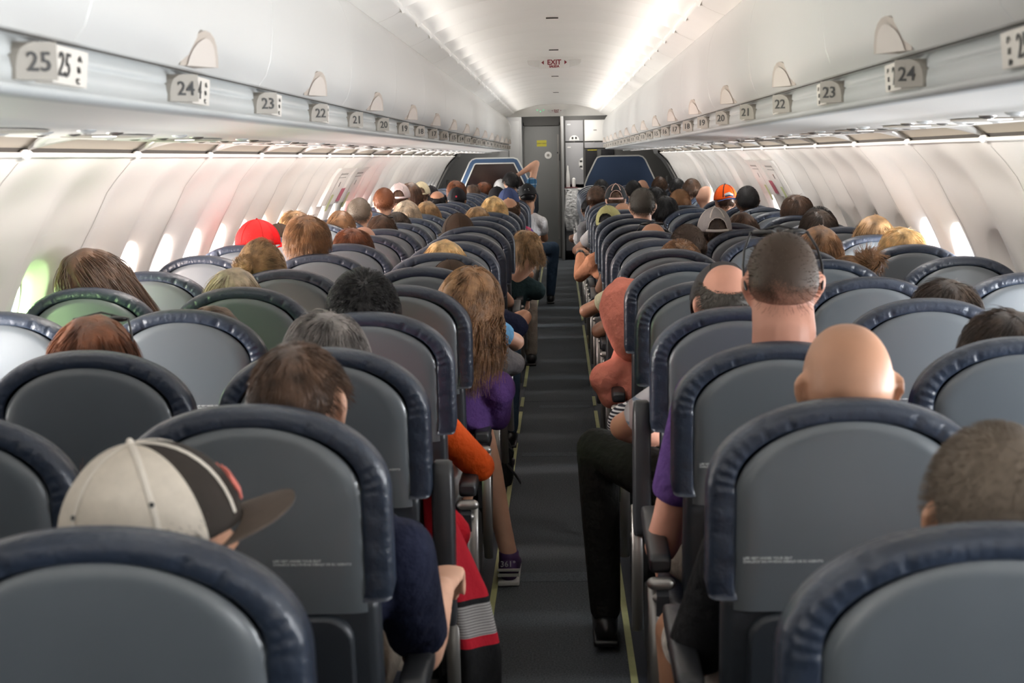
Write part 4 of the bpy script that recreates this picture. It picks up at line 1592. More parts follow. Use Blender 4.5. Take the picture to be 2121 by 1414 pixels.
def strands(p0, d0, L, rad, grav, curl, segs, rng, collide=True, comb=None):
    n = len(p0)
    step = (L / segs)[:, None]
    pos = [p0.copy()]
    d = d0.copy()
    ph = rng.uniform(0, 2 * PI, (n, 1))
    fr = rng.uniform(40, 75, (n, 1))
    g = np.array((0, 0, -1.0))
    E = np.array((.092, .112, .122))
    clump = np.sin(p0 * 70.0).sum(1, keepdims=True) * 2
    for s in range(segs):
        d = d + g * grav * .5
        if curl:
            a = ph * .25 + clump + s * 1.4
            d = d + curl * .55 * np.concatenate([np.sin(a), np.cos(a * 1.1), .5 * np.sin(a * .9 + 1)], 1)
        d /= np.linalg.norm(d, axis=1, keepdims=True) + 1e-9
        q = pos[-1] + d * step
        if collide:
            e = q / E
            r = np.linalg.norm(e, axis=1, keepdims=True)
            inside = (r < 1) & (q[:, 2:3] > -.09)
            q = np.where(inside, q / np.maximum(r, .3), q)
            r = np.linalg.norm(q / E, axis=1, keepdims=True)
            q = np.where((r > 1.22) & (q[:, 2:3] > -.04), q / r * 1.22, q)
            d = np.where(np.abs(q - (pos[-1] + d * step)) > 1e-6, .5 * d + .5 * (q - pos[-1]) / step, d)
        pos.append(q)
    P_ = np.stack(pos, 1)                       # n, segs+1, 3
    k = P_.shape[1]
    T = np.gradient(P_, axis=1)
    T /= np.linalg.norm(T, axis=2, keepdims=True) + 1e-9
    ref = rng.normal(size=(n, 1, 3))
    A = np.cross(T, ref)
    A /= np.linalg.norm(A, axis=2, keepdims=True) + 1e-9
    B = np.cross(T, A)
    tap = np.linspace(1, .25, k)[None, :, None]
    R = rad * tap
    V = np.stack([P_ + A * R, P_ - A * R * .5 + B * R * .87, P_ - A * R * .5 - B * R * .87], 2)   # n,k,3,3
    base = (np.arange(n) * k * 3)[:, None, None]
    i = np.arange(k - 1)[None, :, None] * 3
    j = np.arange(3)[None, None, :]
    a = base + i + j
    b = base + i + (j + 1) % 3
    F = np.stack([a, b, b + 3, a + 3], -1).reshape(-1, 4)
    return V.reshape(-1, 3), F


HAIRM = {}


def hair_mesh(style, variant=0):
    key = (style, variant)
    if key in HAIRM:
        return HAIRM[key]
    sh, cnt, L, rad, lift, grav, curl, segs = STYLE[style]
    rng = np.random.default_rng(variant * 17 + len(style))
    V, F = [], []
    off = 0
    # scalp shell
    nu, nv = 56, 36
    g = sphere_grid(nu, nv).reshape(-1, 3)
    m = hair_mask(g, style)
    base = head_pt(g)
    lump = 1 + .18 * np.sin(g[:, 0] * 9 + variant) * np.sin(g[:, 1] * 8 + 2) * (sh > .01)
    t = np.where(m > 0, np.minimum(1, m) ** .6 * sh * lump, -.006)
    if style in ('bob', 'long', 'wavylong', 'curlbob'):
        t = t + .010 * np.clip(-g[:, 2], 0, 1) * (m > .3)
    pts = base + g * t[:, None]
    idx = []
    for i in range(nv):
        for k in range(nu):
            q = (i * nu + k, i * nu + (k + 1) % nu, (i + 1) * nu + (k + 1) % nu, (i + 1) * nu + k)
            if max(m[list(q)]) > 0:
                idx.append(q)
    V.append(pts)
    F.append(np.array(idx))
    off = len(pts)
    # strand roots
    dd = rng.normal(size=(cnt * 4, 3))
    dd /= np.linalg.norm(dd, axis=1, keepdims=True)
    mm = hair_mask(dd, style)
    dd = dd[mm > (.9 if style == 'fade' else .02)][:cnt]
    mm = hair_mask(dd, style)
    n = len(dd)
    root = head_pt(dd) + dd * (sh * np.minimum(1, mm) ** .6 * .85)[:, None]
    crown = np.array((.15, -.45, .88))
    away = dd - crown
    away -= dd * np.sum(away * dd, 1, keepdims=True)
    away /= np.linalg.norm(away, axis=1, keepdims=True) + 1e-6
    part = np.stack([np.sign(dd[:, 0] + .02) * .5, dd[:, 1] * .2, -np.abs(dd[:, 0]) - .2], 1)
    if style in ('bob', 'long', 'wavylong', 'curlbob'):
        away = .5 * away + .6 * part
    bunc = np.array((-.048, -.128, .036)) if style == 'bun' else np.array((.062, -.070, .128))
    if style in ('bun', 'messybun'):
        away = bunc - root
        away /= np.linalg.norm(away, axis=1, keepdims=True)
        away += dd * .30
    d0 = away + dd * lift * 1.6 + rng.normal(size=(n, 3)) * (.18 if style in ('spiky', 'curly') else .09)
    d0 /= np.linalg.norm(d0, axis=1, keepdims=True)
    Ls = L * rng.uniform(.7, 1.05, n)
    if style in ('bun', 'messybun'):
        Ls = np.maximum(.02, np.linalg.norm(bunc - root, axis=1) * 1.02)
    if style in ('short', 'thick', 'spiky'):
        Ls *= np.clip(.45 + .55 * (dd[:, 2] + .5), .35, 1)
    if style == 'fade':
        Ls *= np.clip(.3 + dd[:, 2], .2, 1.2)
    v, f = strands(root, d0, Ls, rad, grav, curl, segs, rng)
    V.append(v)
    F.append(f + off)
    off += len(v)
    if style in ('bob', 'long', 'wavylong', 'curlbob'):
        # falling mass behind the neck: layered curtains of locks
        n2 = 1700 if style == 'wavylong' else 900
        th = rng.uniform(-115, 115, n2) / 180 * PI
        z0 = rng.uniform(-.05, .02, n2)
        layer = rng.uniform(.78, 1.06, n2)
        rt = np.stack([np.sin(th) * .092 * layer, -np.cos(th) * .110 * layer, z0], 1)
        LL = {'bob': .09, 'curlbob': .10, 'long': .25, 'wavylong': .19}[style] * rng.uniform(.75, 1.05, n2)
        if style != 'wavylong':
            LL = np.where(np.abs(th) < 1.1, np.minimum(LL, .085), LL)
        d2 = np.stack([np.sin(th) * .12, -np.cos(th) * .10, -np.ones(n2)], 1)
        v, f = strands(rt, d2, LL, .0028 if style == 'wavylong' else .005, .5, curl * (3.2 if style == 'wavylong' else 2.0), 11, rng, collide=False)
        V.append(v)
        F.append(f + off)
        off += len(v)
    if style in ('bun', 'messybun'):
        n3 = 700 if style == 'messybun' else 600
        R = .038 if style == 'messybun' else .037
        q = rng.normal(size=(n3, 3))
        q /= np.linalg.norm(q, axis=1, keepdims=True)
        tz = np.cross(q, np.array((.3, -.8, .4)))
        tz /= np.linalg.norm(tz, axis=1, keepdims=True) + 1e-6
        pr = bunc + q * R * np.array((1.1, .9, 1.0))
        v, f = strands(pr, tz + q * (.5 if style == 'messybun' else .05), rng.uniform(.02, .06 if style == 'messybun' else .035, n3), .0016, 0, .5 if style == 'messybun' else .2, 4, rng, collide=False)
        V.append(v)
        F.append(f + off)
        off += len(v)
        gs = sphere_grid(16, 10)
        pb = (bunc + gs.reshape(-1, 3) * R * .98)
        fs = [(i * 16 + k, i * 16 + (k + 1) % 16, (i + 1) * 16 + (k + 1) % 16, (i + 1) * 16 + k) for i in range(10) for k in range(16)]
        V.append(pb)
        F.append(np.array(fs) + off)
        off += len(pb)
    V = np.concatenate(V)
    F = np.concatenate(F)
    me = bpy.data.meshes.new('hair')
    me.vertices.add(len(V))
    me.vertices.foreach_set('co', V.astype(np.float32).ravel())
    me.loops.add(F.size)
    me.loops.foreach_set('vertex_index', F.astype(np.int32).ravel())
    me.polygons.add(len(F))
    me.polygons.foreach_set('loop_start', np.arange(0, F.size, 4, dtype=np.int32))
    me.polygons.foreach_set('use_smooth', np.ones(len(F), dtype=bool))
    me.materials.append(M_HAIR)
    me.update(calc_edges=True)
    HAIRM[key] = me
    return me


# ---- caps -----------------------------------------------------------------
CAPS = {  # front colour, back colour, brim, seam, opening at the back, yaw of the cap on the head, mesh back
    'red': ((.75, .008, .012), (.62, .02, .02), (.75, .008, .012), None, False, 0),
    'brown': ((.045, .028, .018), (.045, .028, .018), (.05, .032, .02), None, False, 0),
    'redwhite': ((.55, .04, .05), (.50, .42, .40), (.55, .03, .04), (.6, .5, .5), True, 0),
    'navy': ((.035, .05, .12), (.035, .05, .12), (.03, .04, .09), None, False, 0),
    'black': ((.008, .007, .009), (.008, .007, .009), (.008, .007, .009), None, False, 0),
    'blackcr': ((.008, .008, .009), (.008, .008, .009), (.008, .008, .009), None, False, 180),
    'khaki': ((.45, .38, .25), (.45, .38, .25), (.45, .38, .25), None, True, 0),
    'white': ((.65, .65, .65), (.65, .65, .65), (.6, .6, .6), None, False, 0),
    'truckerwhite': ((.35, .34, .34), (.30, .285, .28), (.6, .56, .52), (.62, .58, .54), True, 0),
    'limecap': ((.38, .36, .16), (.38, .36, .16), (.38, .36, .16), (.42, .40, .20), True, 0),
    'orange': ((.85, .11, .01), (.85, .11, .01), (.03, .05, .14), (.02, .02, .03), False, 180),
    'blackpink': ((.55, .36, .30), (.02, .022, .024), (.5, .33, .28), (.55, .36, .30), True, 0),
    'greyflat': ((.045, .042, .045), (.045, .042, .045), (.045, .042, .045), None, False, 0),
}


def make_cap(key, parent, M, near=False):
    fc, bc, brc, sc, opening, cyaw = CAPS[key]
    mf = mat('cap_front_' + key, fc, .8, noise=(60, .06), bump=(400, .3, .001), spec=.2)
    mbk = mat('cap_back_' + key, bc, .8, noise=(60, .06), bump=(700, .6, .0015), spec=.2)
    mbr = mat('cap_brim_' + key, brc, .8, noise=(60, .06), bump=(400, .3, .001), spec=.2)
    Z = Matrix.Rotation(math.radians(cyaw), 4, 'Z')
    MM = M @ Z @ Matrix.Translation((0, .004, .006)) @ Matrix.Rotation(math.radians(4), 4, 'X')
    a, b, h, z0 = .0945, .1165, .1285, .004
    nu, nv = 72, 20
    def crown(az, el):
        c = math.cos(el)
        y = math.cos(az) * c
        x = math.sin(az) * c
        boxy = 1 + .035 * max(0, math.cos(az)) * math.sin(2 * el)
        seam = 1 + .006 * (math.cos(3 * az * 2) ** 8 if False else 0)
        return Vector((x * a * boxy * seam, y * b * boxy * seam, z0 + (h - z0) * math.sin(el) * (1 + .01 * math.sin(2 * el))))
    mb = MB()
    rows = []
    for i in range(nv + 1):
        el = (PI / 2 * .985) * (i / nv)
        rows.append([crown(2 * PI * k / nu, el) for k in range(nu)])
    o = 0
    flat = [p for r in rows for p in r]
    inner = [Vector((p.x * .97, p.y * .97, z0 + (p.z - z0) * .975)) for p in flat]
    faces, mi = [], []
    N = len(flat)
    for i in range(nv):
        for k in range(nu):
            az = ((k + .5) / nu * 360)
            back = abs(az - 180)
            elv = (i + .5) / nv * 90
            if opening and back < 34 and elv > 6 and elv < 10 + 27 * math.sqrt(max(0, 1 - (back / 34) ** 2)):
                continue
            q = (i * nu + k, i * nu + (k + 1) % nu, (i + 1) * nu + (k + 1) % nu, (i + 1) * nu + k)
            mm = 0 if (az < 58 or az > 302) else 1
            faces.append(q)
            mi.append(mm)
            faces.append(tuple(N + t for t in q[::-1]))
            mi.append(mm)
    faces.append(tuple(nv * nu + k for k in range(nu)))
    mi.append(1)
    for k in range(nu):
        faces.append((k, N + k, N + (k + 1) % nu, (k + 1) % nu))
        mi.append(0)
    mb.add(flat + inner, faces, 0, True)
    mb.m[-len(faces):] = mi
    cap = link('cap', mb.mesh('cap', [mf, mbk]), parent, matrix=MM)
    # brim
    br = MB()
    R0, R1, R2 = [], [], []
    for lay in (0, 1):
        rows = []
        for s in range(7):
            t = s / 6
            row = []
            for k in range(25):
                f = (k / 24 * 2 - 1)
                az = f * math.radians(60)
                reach = .072 * math.sqrt(max(0, 1 - (abs(f)) ** 2.6))
                e0 = Vector((math.sin(az) * a, math.cos(az) * b, 0))
                x = e0.x * (1 + .06 * t * (1 - abs(f)))
                y = e0.y + reach * t
                z = z0 + .004 - .30 * (x * x) / .085 * .9 + .006 * t - (.0032 if lay else 0)
                row.append((x, y, z))
            rows.append(row)
        br.grid(rows, 0, flip=bool(lay))
        R0.append(rows)
    edge = [R0[0][-1], R0[1][-1]]
    br.grid(edge, 0)
    br.build('brim', mbr, cap)
    # seams, button, strap
    sm = mat('cap_seam_' + key, sc or tuple(c * .7 for c in bc), .8, spec=.2)
    st = MB()
    w = .0042 if sc else .0012
    for k in range(6):
        az = PI / 6 + k * PI / 3
        pts = [crown(az, PI / 2 * t / 12) for t in range(1 if not (opening and k in (2, 3)) else 5, 13)]
        pts = [Vector((p.x * 1.006, p.y * 1.006, z0 + (p.z - z0) * 1.006)) for p in pts]
        st.loft(pts, [(w, .0012)] * len(pts), ref=(math.cos(az), -math.sin(az), 0), seg=8)
    st.loft([(0, 0, h - .001), (0, 0, h + .003)], [.007, .005], seg=10)
    if opening:
        pts = [crown(PI + math.radians(q), math.radians(4)) * 1.012 for q in range(-40, 41, 8)]
        st.loft(pts, [(.0075, .002)] * len(pts), ref=(0, 0, 1), seg=8)
        pts = []
        for q in range(-34, 35, 4):
            e = 10 + 28 * math.sqrt(max(0, 1 - (q / 34.001) ** 2))
            pts.append(crown(PI + math.radians(q), math.radians(e)) * 1.004)
        st.loft(pts, [(.005, .0018)] * len(pts), ref=(0, -1, 0), seg=8)
    st.build('seams', sm, cap)
    if key == 'trucker_near':
        pass
    return cap


CAPS['trucker_near'] = ((.030, .024, .020), (.62, .55, .46), (.085, .065, .052), (.66, .60, .52), False, 0)


# ---- bodies -----------------------------------------------------------------
# single arm and leg poses for people who reach into the aisle: elbow, wrist in seat coordinates; legs: knee, ankle
POSE = {
    (4, 'A'): dict(hscale=1.22),
    (0, 'C'): dict(rarm=((.345, .32, .72), (.16, .50, .70)), sleevet=.9, wide=.05),
    (1, 'C'): dict(hscale=.95, rarm=((.255, .33, .615), (.275, .60, .665)), sleevet=.80, wide=.02),
    (2, 'C'): dict(rarm=((.26, .28, .66), (.22, .58, .62))),
    (3, 'C'): dict(rarm=((.285, .27, .66), (.20, .55, .66)), rknee=(.20, .72, .56), rank=(.12, .80, .12), shorts=(.60, .62, .60), bare=True),
    (4, 'C'): dict(hscale=1.06, sleevet=.92, rarm=((.305, .29, .66), (.22, .54, .70)), rknee=(.22, .70, .52), rank=(.325, .55, .10), shorts=(.05, .05, .06), bare=True),
    (5, 'C'): dict(wide=.03, rarm=((.34, .29, .74), (.25, .58, .66))),
    (6, 'C'): dict(wide=.03, rarm=((.325, .28, .73), (.2, .55, .66))),
    (7, 'C'): dict(wide=.045, sleevet=.55, rarm=((.345, .29, .755), (.20, .56, .68)), rknee=(.25, .72, .52), rank=(.24, .75, .1), trousers=(.04, .07, .11)),
    (10, 'C'): dict(rarm=((.36, .36, .68), (.30, .62, .60)), rknee=(.2, .74, .56)),
    (11, 'C'): dict(rarm=((.30, .30, .72), (.22, .55, .66)), rknee=(.29, .72, .57), rank=(.30, .74, .1), trousers=(.38, .33, .28)),
    (13, 'C'): dict(rarm=((.33, .30, .78), (.28, .5, .66))),
    (14, 'C'): dict(rarm=((.32, .30, .78), (.28, .5, .66))),
    (17, 'C'): dict(rarm=((.37, .28, .72), (.34, .55, .72)), rknee=(.46, .68, .60), rank=(.42, .70, .1), trousers=(.035, .06, .10)),
    (19, 'C'): dict(rarm=((.27, .40, 1.49), (.06, .30, 1.36)), up=True),
    (0, 'D'): dict(larm=((-.35, .30, .72), (-.24, .52, .72)), wide=.05, sleevet=.8),
    (1, 'D'): dict(larm=((-.235, .33, .60), (-.20, .56, .62)), wide=.02, lknee=(-.235, .64, .555), lank=(-.2, .74, .1), shorts=(.62, .56, .50), bare=True, sleevet=.93),
    (2, 'D'): dict(neck=1.22, wide=.02, larm=((-.245, .30, .615), (-.16, .54, .68)), lknee=(-.2, .70, .54), bare=True, shorts=(.2, .17, .14)),
    (3, 'D'): dict(larm=((-.30, .34, .76), (-.18, .55, .68)), lknee=(-.37, .62, .64), lank=(-.35, .60, .12), trousers=(.012, .012, .011)),
    (4, 'D'): dict(larm=((-.270, .30, .62), (-.15, .5, .64)), sleevet=.88),
    (5, 'D'): dict(larm=((-.285, .27, .60), (-.20, .50, .84))),
    (7, 'D'): dict(larm=((-.29, .28, .68), (-.2, .52, .70))),
    (8, 'D'): dict(larm=((-.34, .28, .70), (-.25, .52, .70))),
    (11, 'D'): dict(larm=((-.34, .32, .70), (-.33, .62, .84))),
    (14, 'D'): dict(larm=((-.34, .27, .74), (-.26, .50, .70))),
    (16, 'D'): dict(larm=((-.36, .28, .76), (-.32, .52, .72))),
}
SHOE_DARK, SHOE_PURPLE = M_SHOE, mat('shoe_purple', (.050, .018, .085), .7, bump=(200, .3, .001))
FLOWER = mat('floral_cloth', (.62, .57, .51), .85, noise=(55, .25), bump=(14, .5, .01), spec=.15)


def fade_mat(skin, st):
    key = 'clipped_hair_%s_%s' % (skin, st)
    if key in MATS:
        return MATS[key]
    m = mat(key, (.1, .05, .03), .6, bump=(380, .25, .0006), spec=.3)
    nt = m.node_tree
    b = nt.nodes['Principled BSDF']
    tc = nt.nodes.new('ShaderNodeTexCoord')
    sp = nt.nodes.new('ShaderNodeSeparateXYZ')
    nt.links.new(tc.outputs['Object'], sp.inputs[0])
    nz = nt.nodes.new('ShaderNodeTexNoise')
    nz.inputs['Scale'].default_value = 420
    nt.links.new(tc.outputs['Object'], nz.inputs['Vector'])
    n2 = nt.nodes.new('ShaderNodeTexNoise')
    n2.inputs['Scale'].default_value = 22
    nt.links.new(tc.outputs['Object'], n2.inputs['Vector'])
    mr = nt.nodes.new('ShaderNodeMapRange')
    lo, hi = {'fade': (-.088, .03), 'crop': (-.10, -.02), 'balding': (-.10, -.03)}[st]
    mr.inputs['From Min'].default_value = lo
    mr.inputs['From Max'].default_value = hi
    nt.links.new(sp.outputs['Z'], mr.inputs['Value'])
    ad = nt.nodes.new('ShaderNodeMath')
    ad.operation = 'MULTIPLY_ADD'
    nt.links.new(nz.outputs['Fac'], ad.inputs[0])
    ad.inputs[1].default_value = 1.0
    ad.inputs[2].default_value = -.62
    a2 = nt.nodes.new('ShaderNodeMath')
    a2.operation = 'MULTIPLY_ADD'
    nt.links.new(n2.outputs['Fac'], a2.inputs[0])
    a2.inputs[1].default_value = .7
    nt.links.new(ad.outputs[0], a2.inputs[2])
    a3 = nt.nodes.new('ShaderNodeMath')
    a3.operation = 'ADD'
    a3.use_clamp = True
    nt.links.new(mr.outputs[0], a3.inputs[0])
    nt.links.new(a2.outputs[0], a3.inputs[1])
    oi = nt.nodes.new('ShaderNodeObjectInfo')
    mx = nt.nodes.new('ShaderNodeMix')
    mx.data_type = 'RGBA'
    nt.links.new(a3.outputs[0], mx.inputs['Factor'])
    mx.inputs['A'].default_value = (*[q * .85 for q in SKINS[skin]], 1)
    nt.links.new(oi.outputs['Color'], mx.inputs['B'])
    nt.links.new(mx.outputs['Result'], b.inputs['Base Color'])
    return m


def person(rec):
    n, c, hx, hy, ztop, pitch, yaw, roll, skin, hair, hcol, cap, shirt, sleeve, label = rec
    X, Y = COLX[c], rowY(n)
    fine = n <= 5
    vox = (.0068 if n <= 3 else .009) if fine else (.012 if n < 13 else .016)
    root = empty('person', (X, Y, 0), label, 'person')
    k = 1.0
    po = POSE.get((n, c), {})
    extra = .012 if hair in ('thick', 'curly', 'long', 'bob', 'wavylong', 'wavyshort', 'spiky') else .004
    if cap and cap != 'hood':
        extra = .014
    hz = ztop - (.112 * math.cos(math.radians(min(abs(pitch), 40))) + .003 + extra) * k
    M = frame(hx, hy, hz, pitch, yaw, roll, k)
    H = Vector((0, .33, .56))
    Mr = M.to_3x3()
    Nk = M @ Vector((0, -.035, -.105))                   # neck joint under the skull
    Nb = Vector((hx * (.86 if abs(hx) < .12 or (n, c) in ((17, 'C'),) else .66), hy - .045 - max(0, (pitch - 12)) * .002, hz - .205))     # neck base
    if Nb.y < .16:
        Nb.y = .16
    sx = .165 + po.get('wide', 0) - (.02 if c in 'AF' else 0)
    nk = po.get('neck', 1.0)
    lean = Vector((Nb.x * .5, 0, 0))
    S = {s: Nb + Vector((s * sx, .015, -.065)) for s in (-1, 1)}
    spine = [H, H + Vector((Nb.x * .15, -.035, .13)), Vector((Nb.x * .5, .20 + (Nb.y - .17) * .5, (H.z + Nb.z) / 2 + .02)), Nb + Vector((-.04 * Nb.x, .015, -.10)), Nb + Vector((0, .005, -.03)), Nb + Vector((0, 0, .03))]
    trad = [(.175, .125), (.155, .115), (.165, .112), (.178, .095), (.115, .070), (.060, .058)]
    body = MB()
    body.loft(spine, trad, seg=20)
    body.loft([Nb + Vector((0, .0, -.02)), (Nb + Nk) * .5, Nk, M @ Vector((0, -.01, -.05))], [(.068 * nk, .062), (.060 * nk, .060), (.060 * nk, .063), (.058 * nk, .066)], seg=16)
    body_cl = []
    add_head(body, M, fine)
    for s in (-1, 1):
        body.loft([Nb + Vector((s * .03, .0, -.035)), Nb + (S[s] - Nb) * .55 + Vector((0, 0, .012)), S[s]], [(.050, .054), (.050, .052), (.052, .052)], ref=(0, 1, 0), seg=12)
    arms = {}
    for s, key in ((-1, 'larm'), (1, 'rarm')):
        default = (Vector((s * .235 + Nb.x * .4, .28, .68)), Vector((s * .10, .52, .64)))
        E_, W_ = [Vector(q) for q in po.get(key, default)]
        sh = S[s]
        body.loft([sh, sh + (E_ - sh) * .35, sh + (E_ - sh) * .8, E_], [.052, .047, .040, .041], seg=12)
        body.loft([E_, E_ + (W_ - E_) * .25, E_ + (W_ - E_) * .7, W_], [.041, .042, .031, .025], seg=12)
        hand(body, W_, (W_ - E_), (0, .15, -1) if not po.get('up') or s < 0 else (0, -1, -.2), s, .9)
        arms[s] = (sh, E_, W_)
    legs = {}
    for s, kk, ka in ((-1, 'lknee', 'lank'), (1, 'rknee', 'rank')):
        K = Vector(po.get(kk, (s * .12, .74, .53)))
        A = Vector(po.get(ka, (s * .12, .70, .10)))
        hp = H + Vector((s * .09, .02, -.01))
        body.loft([hp, hp + (K - hp) * .5, K], [(.088, .080), (.075, .070), (.056, .056)], seg=14)
        body.loft([K, K + (A - K) * .3, K + (A - K) * .75, A], [(.054, .054), (.053, .056), (.037, .038), (.033, .035)], seg=12)
        body.loft([A + Vector((0, -.03, -.045)), A + Vector((0, .06, -.055)), A + Vector((0, .14, -.065))], [(.033, .03), (.036, .025), (.035, .018)], seg=10)
        legs[s] = (hp, K, A)
    remesh_obj('body', body, M_SKIN, vox, 3, root, SKINS[skin])
    # shirt
    sc = CLOTH[shirt]
    jit = 1 + random.Random(n * 7 + ord(c)).uniform(-.25, .25) if shirt in ('grey', 'cream') else 1
    sc = tuple(min(.8, q * jit) for q in sc)
    mbs_ = MB()
    t2 = [(a + .010, b + .010) for a, b in trad]
    sp2 = list(spine)
    mbs_.loft([sp2[0] + Vector((0, 0, .02))] + sp2[1:5] + [sp2[4] + (sp2[5] - sp2[4]) * .45], t2[:5] + [(.088, .070)], seg=22)
    for s in (-1, 1):
        sh, E_, W_ = arms[s]
        t = po.get('sleevet', .62)
        mbs_.ball(sh + (sh - E_) * .02, (.067, .067, .067), 14)
        mbs_.loft([Nb + Vector((s * .03, .0, -.035)), Nb + (sh - Nb) * .55 + Vector((0, 0, .016)), sh + Vector((0, 0, -.002))], [(.060, .064), (.060, .064), (.064, .064)], ref=(0, 1, 0), seg=14)
        if sleeve == 'long':
            mbs_.loft([sh, sh + (E_ - sh) * .5, E_], [.062, .052, .047], seg=14)
            mbs_.loft([E_, E_ + (W_ - E_) * .4, E_ + (W_ - E_) * .93], [.047, .045, .035], seg=14)
        else:
            mbs_.loft([sh, sh + (E_ - sh) * .35, sh + (E_ - sh) * t], [.066, .063, .059], seg=16, capk=.25)
    so = remesh_obj('shirt', mbs_, cloth_mat(shirt), vox * 1.05, 4, root, sc)
    # trousers or shorts
    tc_ = po.get('trousers') or po.get('shorts') or [(.03, .04, .06), (.02, .02, .025), (.12, .10, .08), (.05, .05, .055)][(n * 3 + ord(c)) % 4]
    mbt = MB()
    mbt.loft([H + Vector((0, .0, -.05)), H + Vector((0, -.01, .06))], [(.188, .138), (.178, .128)], seg=18)
    for s in (-1, 1):
        hp, K, A = legs[s]
        if po.get('bare'):
            mbt.loft([hp, hp + (K - hp) * .5, hp + (K - hp) * (.97 if n == 3 else .80)], [(.100, .090), (.088, .084), (.078, .076)], seg=14)
        else:
            mbt.loft([hp, hp + (K - hp) * .5, K], [(.098, .090), (.085, .080), (.068, .068)], seg=14)
            mbt.loft([K, K + (A - K) * .4, A + Vector((0, 0, .0))], [(.067, .067), (.062, .062), (.050, .054)], seg=14)
    remesh_obj('shorts' if po.get('bare') else 'trousers', mbt, FLOWER if (n, c) == (1, 'D') else M_CLOTH, vox * 1.1, 4, root, tc_)
    # shoes
    for s in (-1, 1):
        hp, K, A = legs[s]
        ms = MB()
        purple = (n, c) == (4, 'C')
        z0 = A.z - .098
        ms.loft([A + Vector((0, -.045, -.052)), A + Vector((0, 0, -.045)), A + Vector((0, .07, -.055)), A + Vector((0, .15, -.066)), A + Vector((0, .185, -.072))],
                [(.036, .042), (.040, .050), (.043, .038), (.042, .028), (.030, .020)], seg=14)
        ms.loft([A + Vector((0, .005, -.06)), A + Vector((0, -.004, .012))], [(.038, .044), (.037, .042)], seg=14, caps=False)
        ms.box(A.x - .040, A.x + .040, A.y - .085, A.y + .19, A.z - .098, A.z - .078, 1, .008)
        sh_o = ms.build('shoe', [SHOE_PURPLE if purple else SHOE_DARK, M_WHITE if purple else SHOE_DARK], root)
        if purple:
            q = MB()
            q.loft([A + Vector((0, -.035, -.052)), A + Vector((0, -.02, -.05))], [(.0395, .006), (.042, .006)], seg=14)
            q.box(A.x - .039, A.x + .039, A.y - .0895, A.y - .080, A.z - .060, A.z - .050)
            q.box(A.x - .039, A.x + .039, A.y - .0895, A.y - .080, A.z - .040, A.z - .032)
            q.build('stripe', mat('shoe_grey', (.45, .45, .42), .6), sh_o)
            if s > 0:
                o = link('lettering', text_data('361\u00b0', .030, M_TEXTW, bold=.0003), sh_o)
                o.matrix_local = Matrix.Translation((A.x, A.y - .094, A.z - .012)) @ Matrix.Rotation(math.radians(84), 4, 'X')
    # hair, cap, glasses
    under = hair
    if hair == 'none' and cap not in ('', 'hood') and hcol != 'white':
        under = 'crop'
    if hair not in ('none',) or (cap and under == 'crop'):
        hm = None
        if under in ('fade', 'crop', 'balding') and not cap or under in ('fade', 'balding'):
            hm = fade_mat(skin, under)
        st = under if under != 'none' else 'crop'
        var = (n + ord(c)) % 2 if st in ('thick', 'short', 'crop', 'long', 'bob') else 0
        ho = link('hair', hair_mesh(st, var), root, color=HAIRC[hcol], matrix=M @ Matrix.Scale((.965 if cap in CAPS else 1) * po.get('hscale', 1), 4))
        if hm:
            ho.material_slots[0].link = 'OBJECT'
            ho.material_slots[0].material = hm
    if cap == 'shades' or (n, c) == (9, 'B'):
        g = MB()
        # sunglasses pushed up over the top of the head with temples running down to the ears
        top = .134 if hair in ('long', 'curly') else .124
        for s in (-1, 1):
            g.ball((s * .036, .058, top - .012), (.031, .024, .008), 14)
            g.loft([Vector((s * .066, .050, top - .014)), Vector((s * .084, .02, .075)), Vector((s * .090, -.004, .04)), Vector((s * .090, -.020, .010)), Vector((s * .086, -.032, -.012))], [(.0028, .0045)] * 5, ref=(1, 0, 0), seg=8)
        g.loft([Vector((-.066, .050, top - .012)), Vector((0, .052, top + .004)), Vector((.066, .050, top - .012))], [.003] * 3, seg=8)
        go = g.build('sunglasses', M_BLACK, root)
        go.matrix_local = M
    elif cap == 'hood':
        hd = MB()
        hd.loft([M @ Vector((0, -.02, -.14)), M @ Vector((0, -.02, -.06)), M @ Vector((0, -.012, .02)), M @ Vector((0, .0, .075)), M @ Vector((0, .005, .095))], [(.10, .11), (.112, .128), (.114, .130), (.088, .105), (.05, .06)], ref=Mr @ Vector((1, 0, 0)), seg=22)
        remesh_obj('hood', hd, M_CLOTH, .010, 3, root, sc)
    elif cap:
        Mc = M
        if cap == 'greyflat':
            Mc = M @ Matrix.Translation((0, .030, -.004)) @ Matrix.Rotation(math.radians(-40), 4, 'X') @ Matrix.Scale(1.0, 4)
        co = make_cap(cap, root, Mc, fine)
        if cap == 'blackcr':
            o = link('emblem', text_data('CR', .034, M_TEXTW, bold=.0012), co)
            o.matrix_local = Matrix.Translation((0, .106, .055)) @ Matrix.Rotation(PI, 4, 'Z') @ Matrix.Rotation(math.radians(72), 4, 'X')
        if cap == 'orange':
            e = MB()
            e.loft([(-.03, .108, .035), (0, .113, .048), (.035, .108, .04)], [(.010, .004), (.014, .004), (.008, .004)], ref=(0, 0, 1), seg=10)
            e.build('emblem', M_TEXTW, co)
            e = MB()
            e.loft([(-.034, .109, .026), (0, .114, .034), (.03, .109, .026)], [(.007, .004)] * 3, ref=(0, 0, 1), seg=10)
            e.build('emblem', mat('emblem_navy', (.02, .04, .10), .6), co)
        if cap in ('navy', 'black') and n in (14, 16):
            e = MB()
            e.disc((0, -.110, .045), .010, (0, -1, .3), 6, 0, .002)
            e.build('emblem', mat('emblem_gold', (.6, .3, .05), .6) if cap == 'navy' else mat('emblem_red', (.5, .03, .06), .6), co)
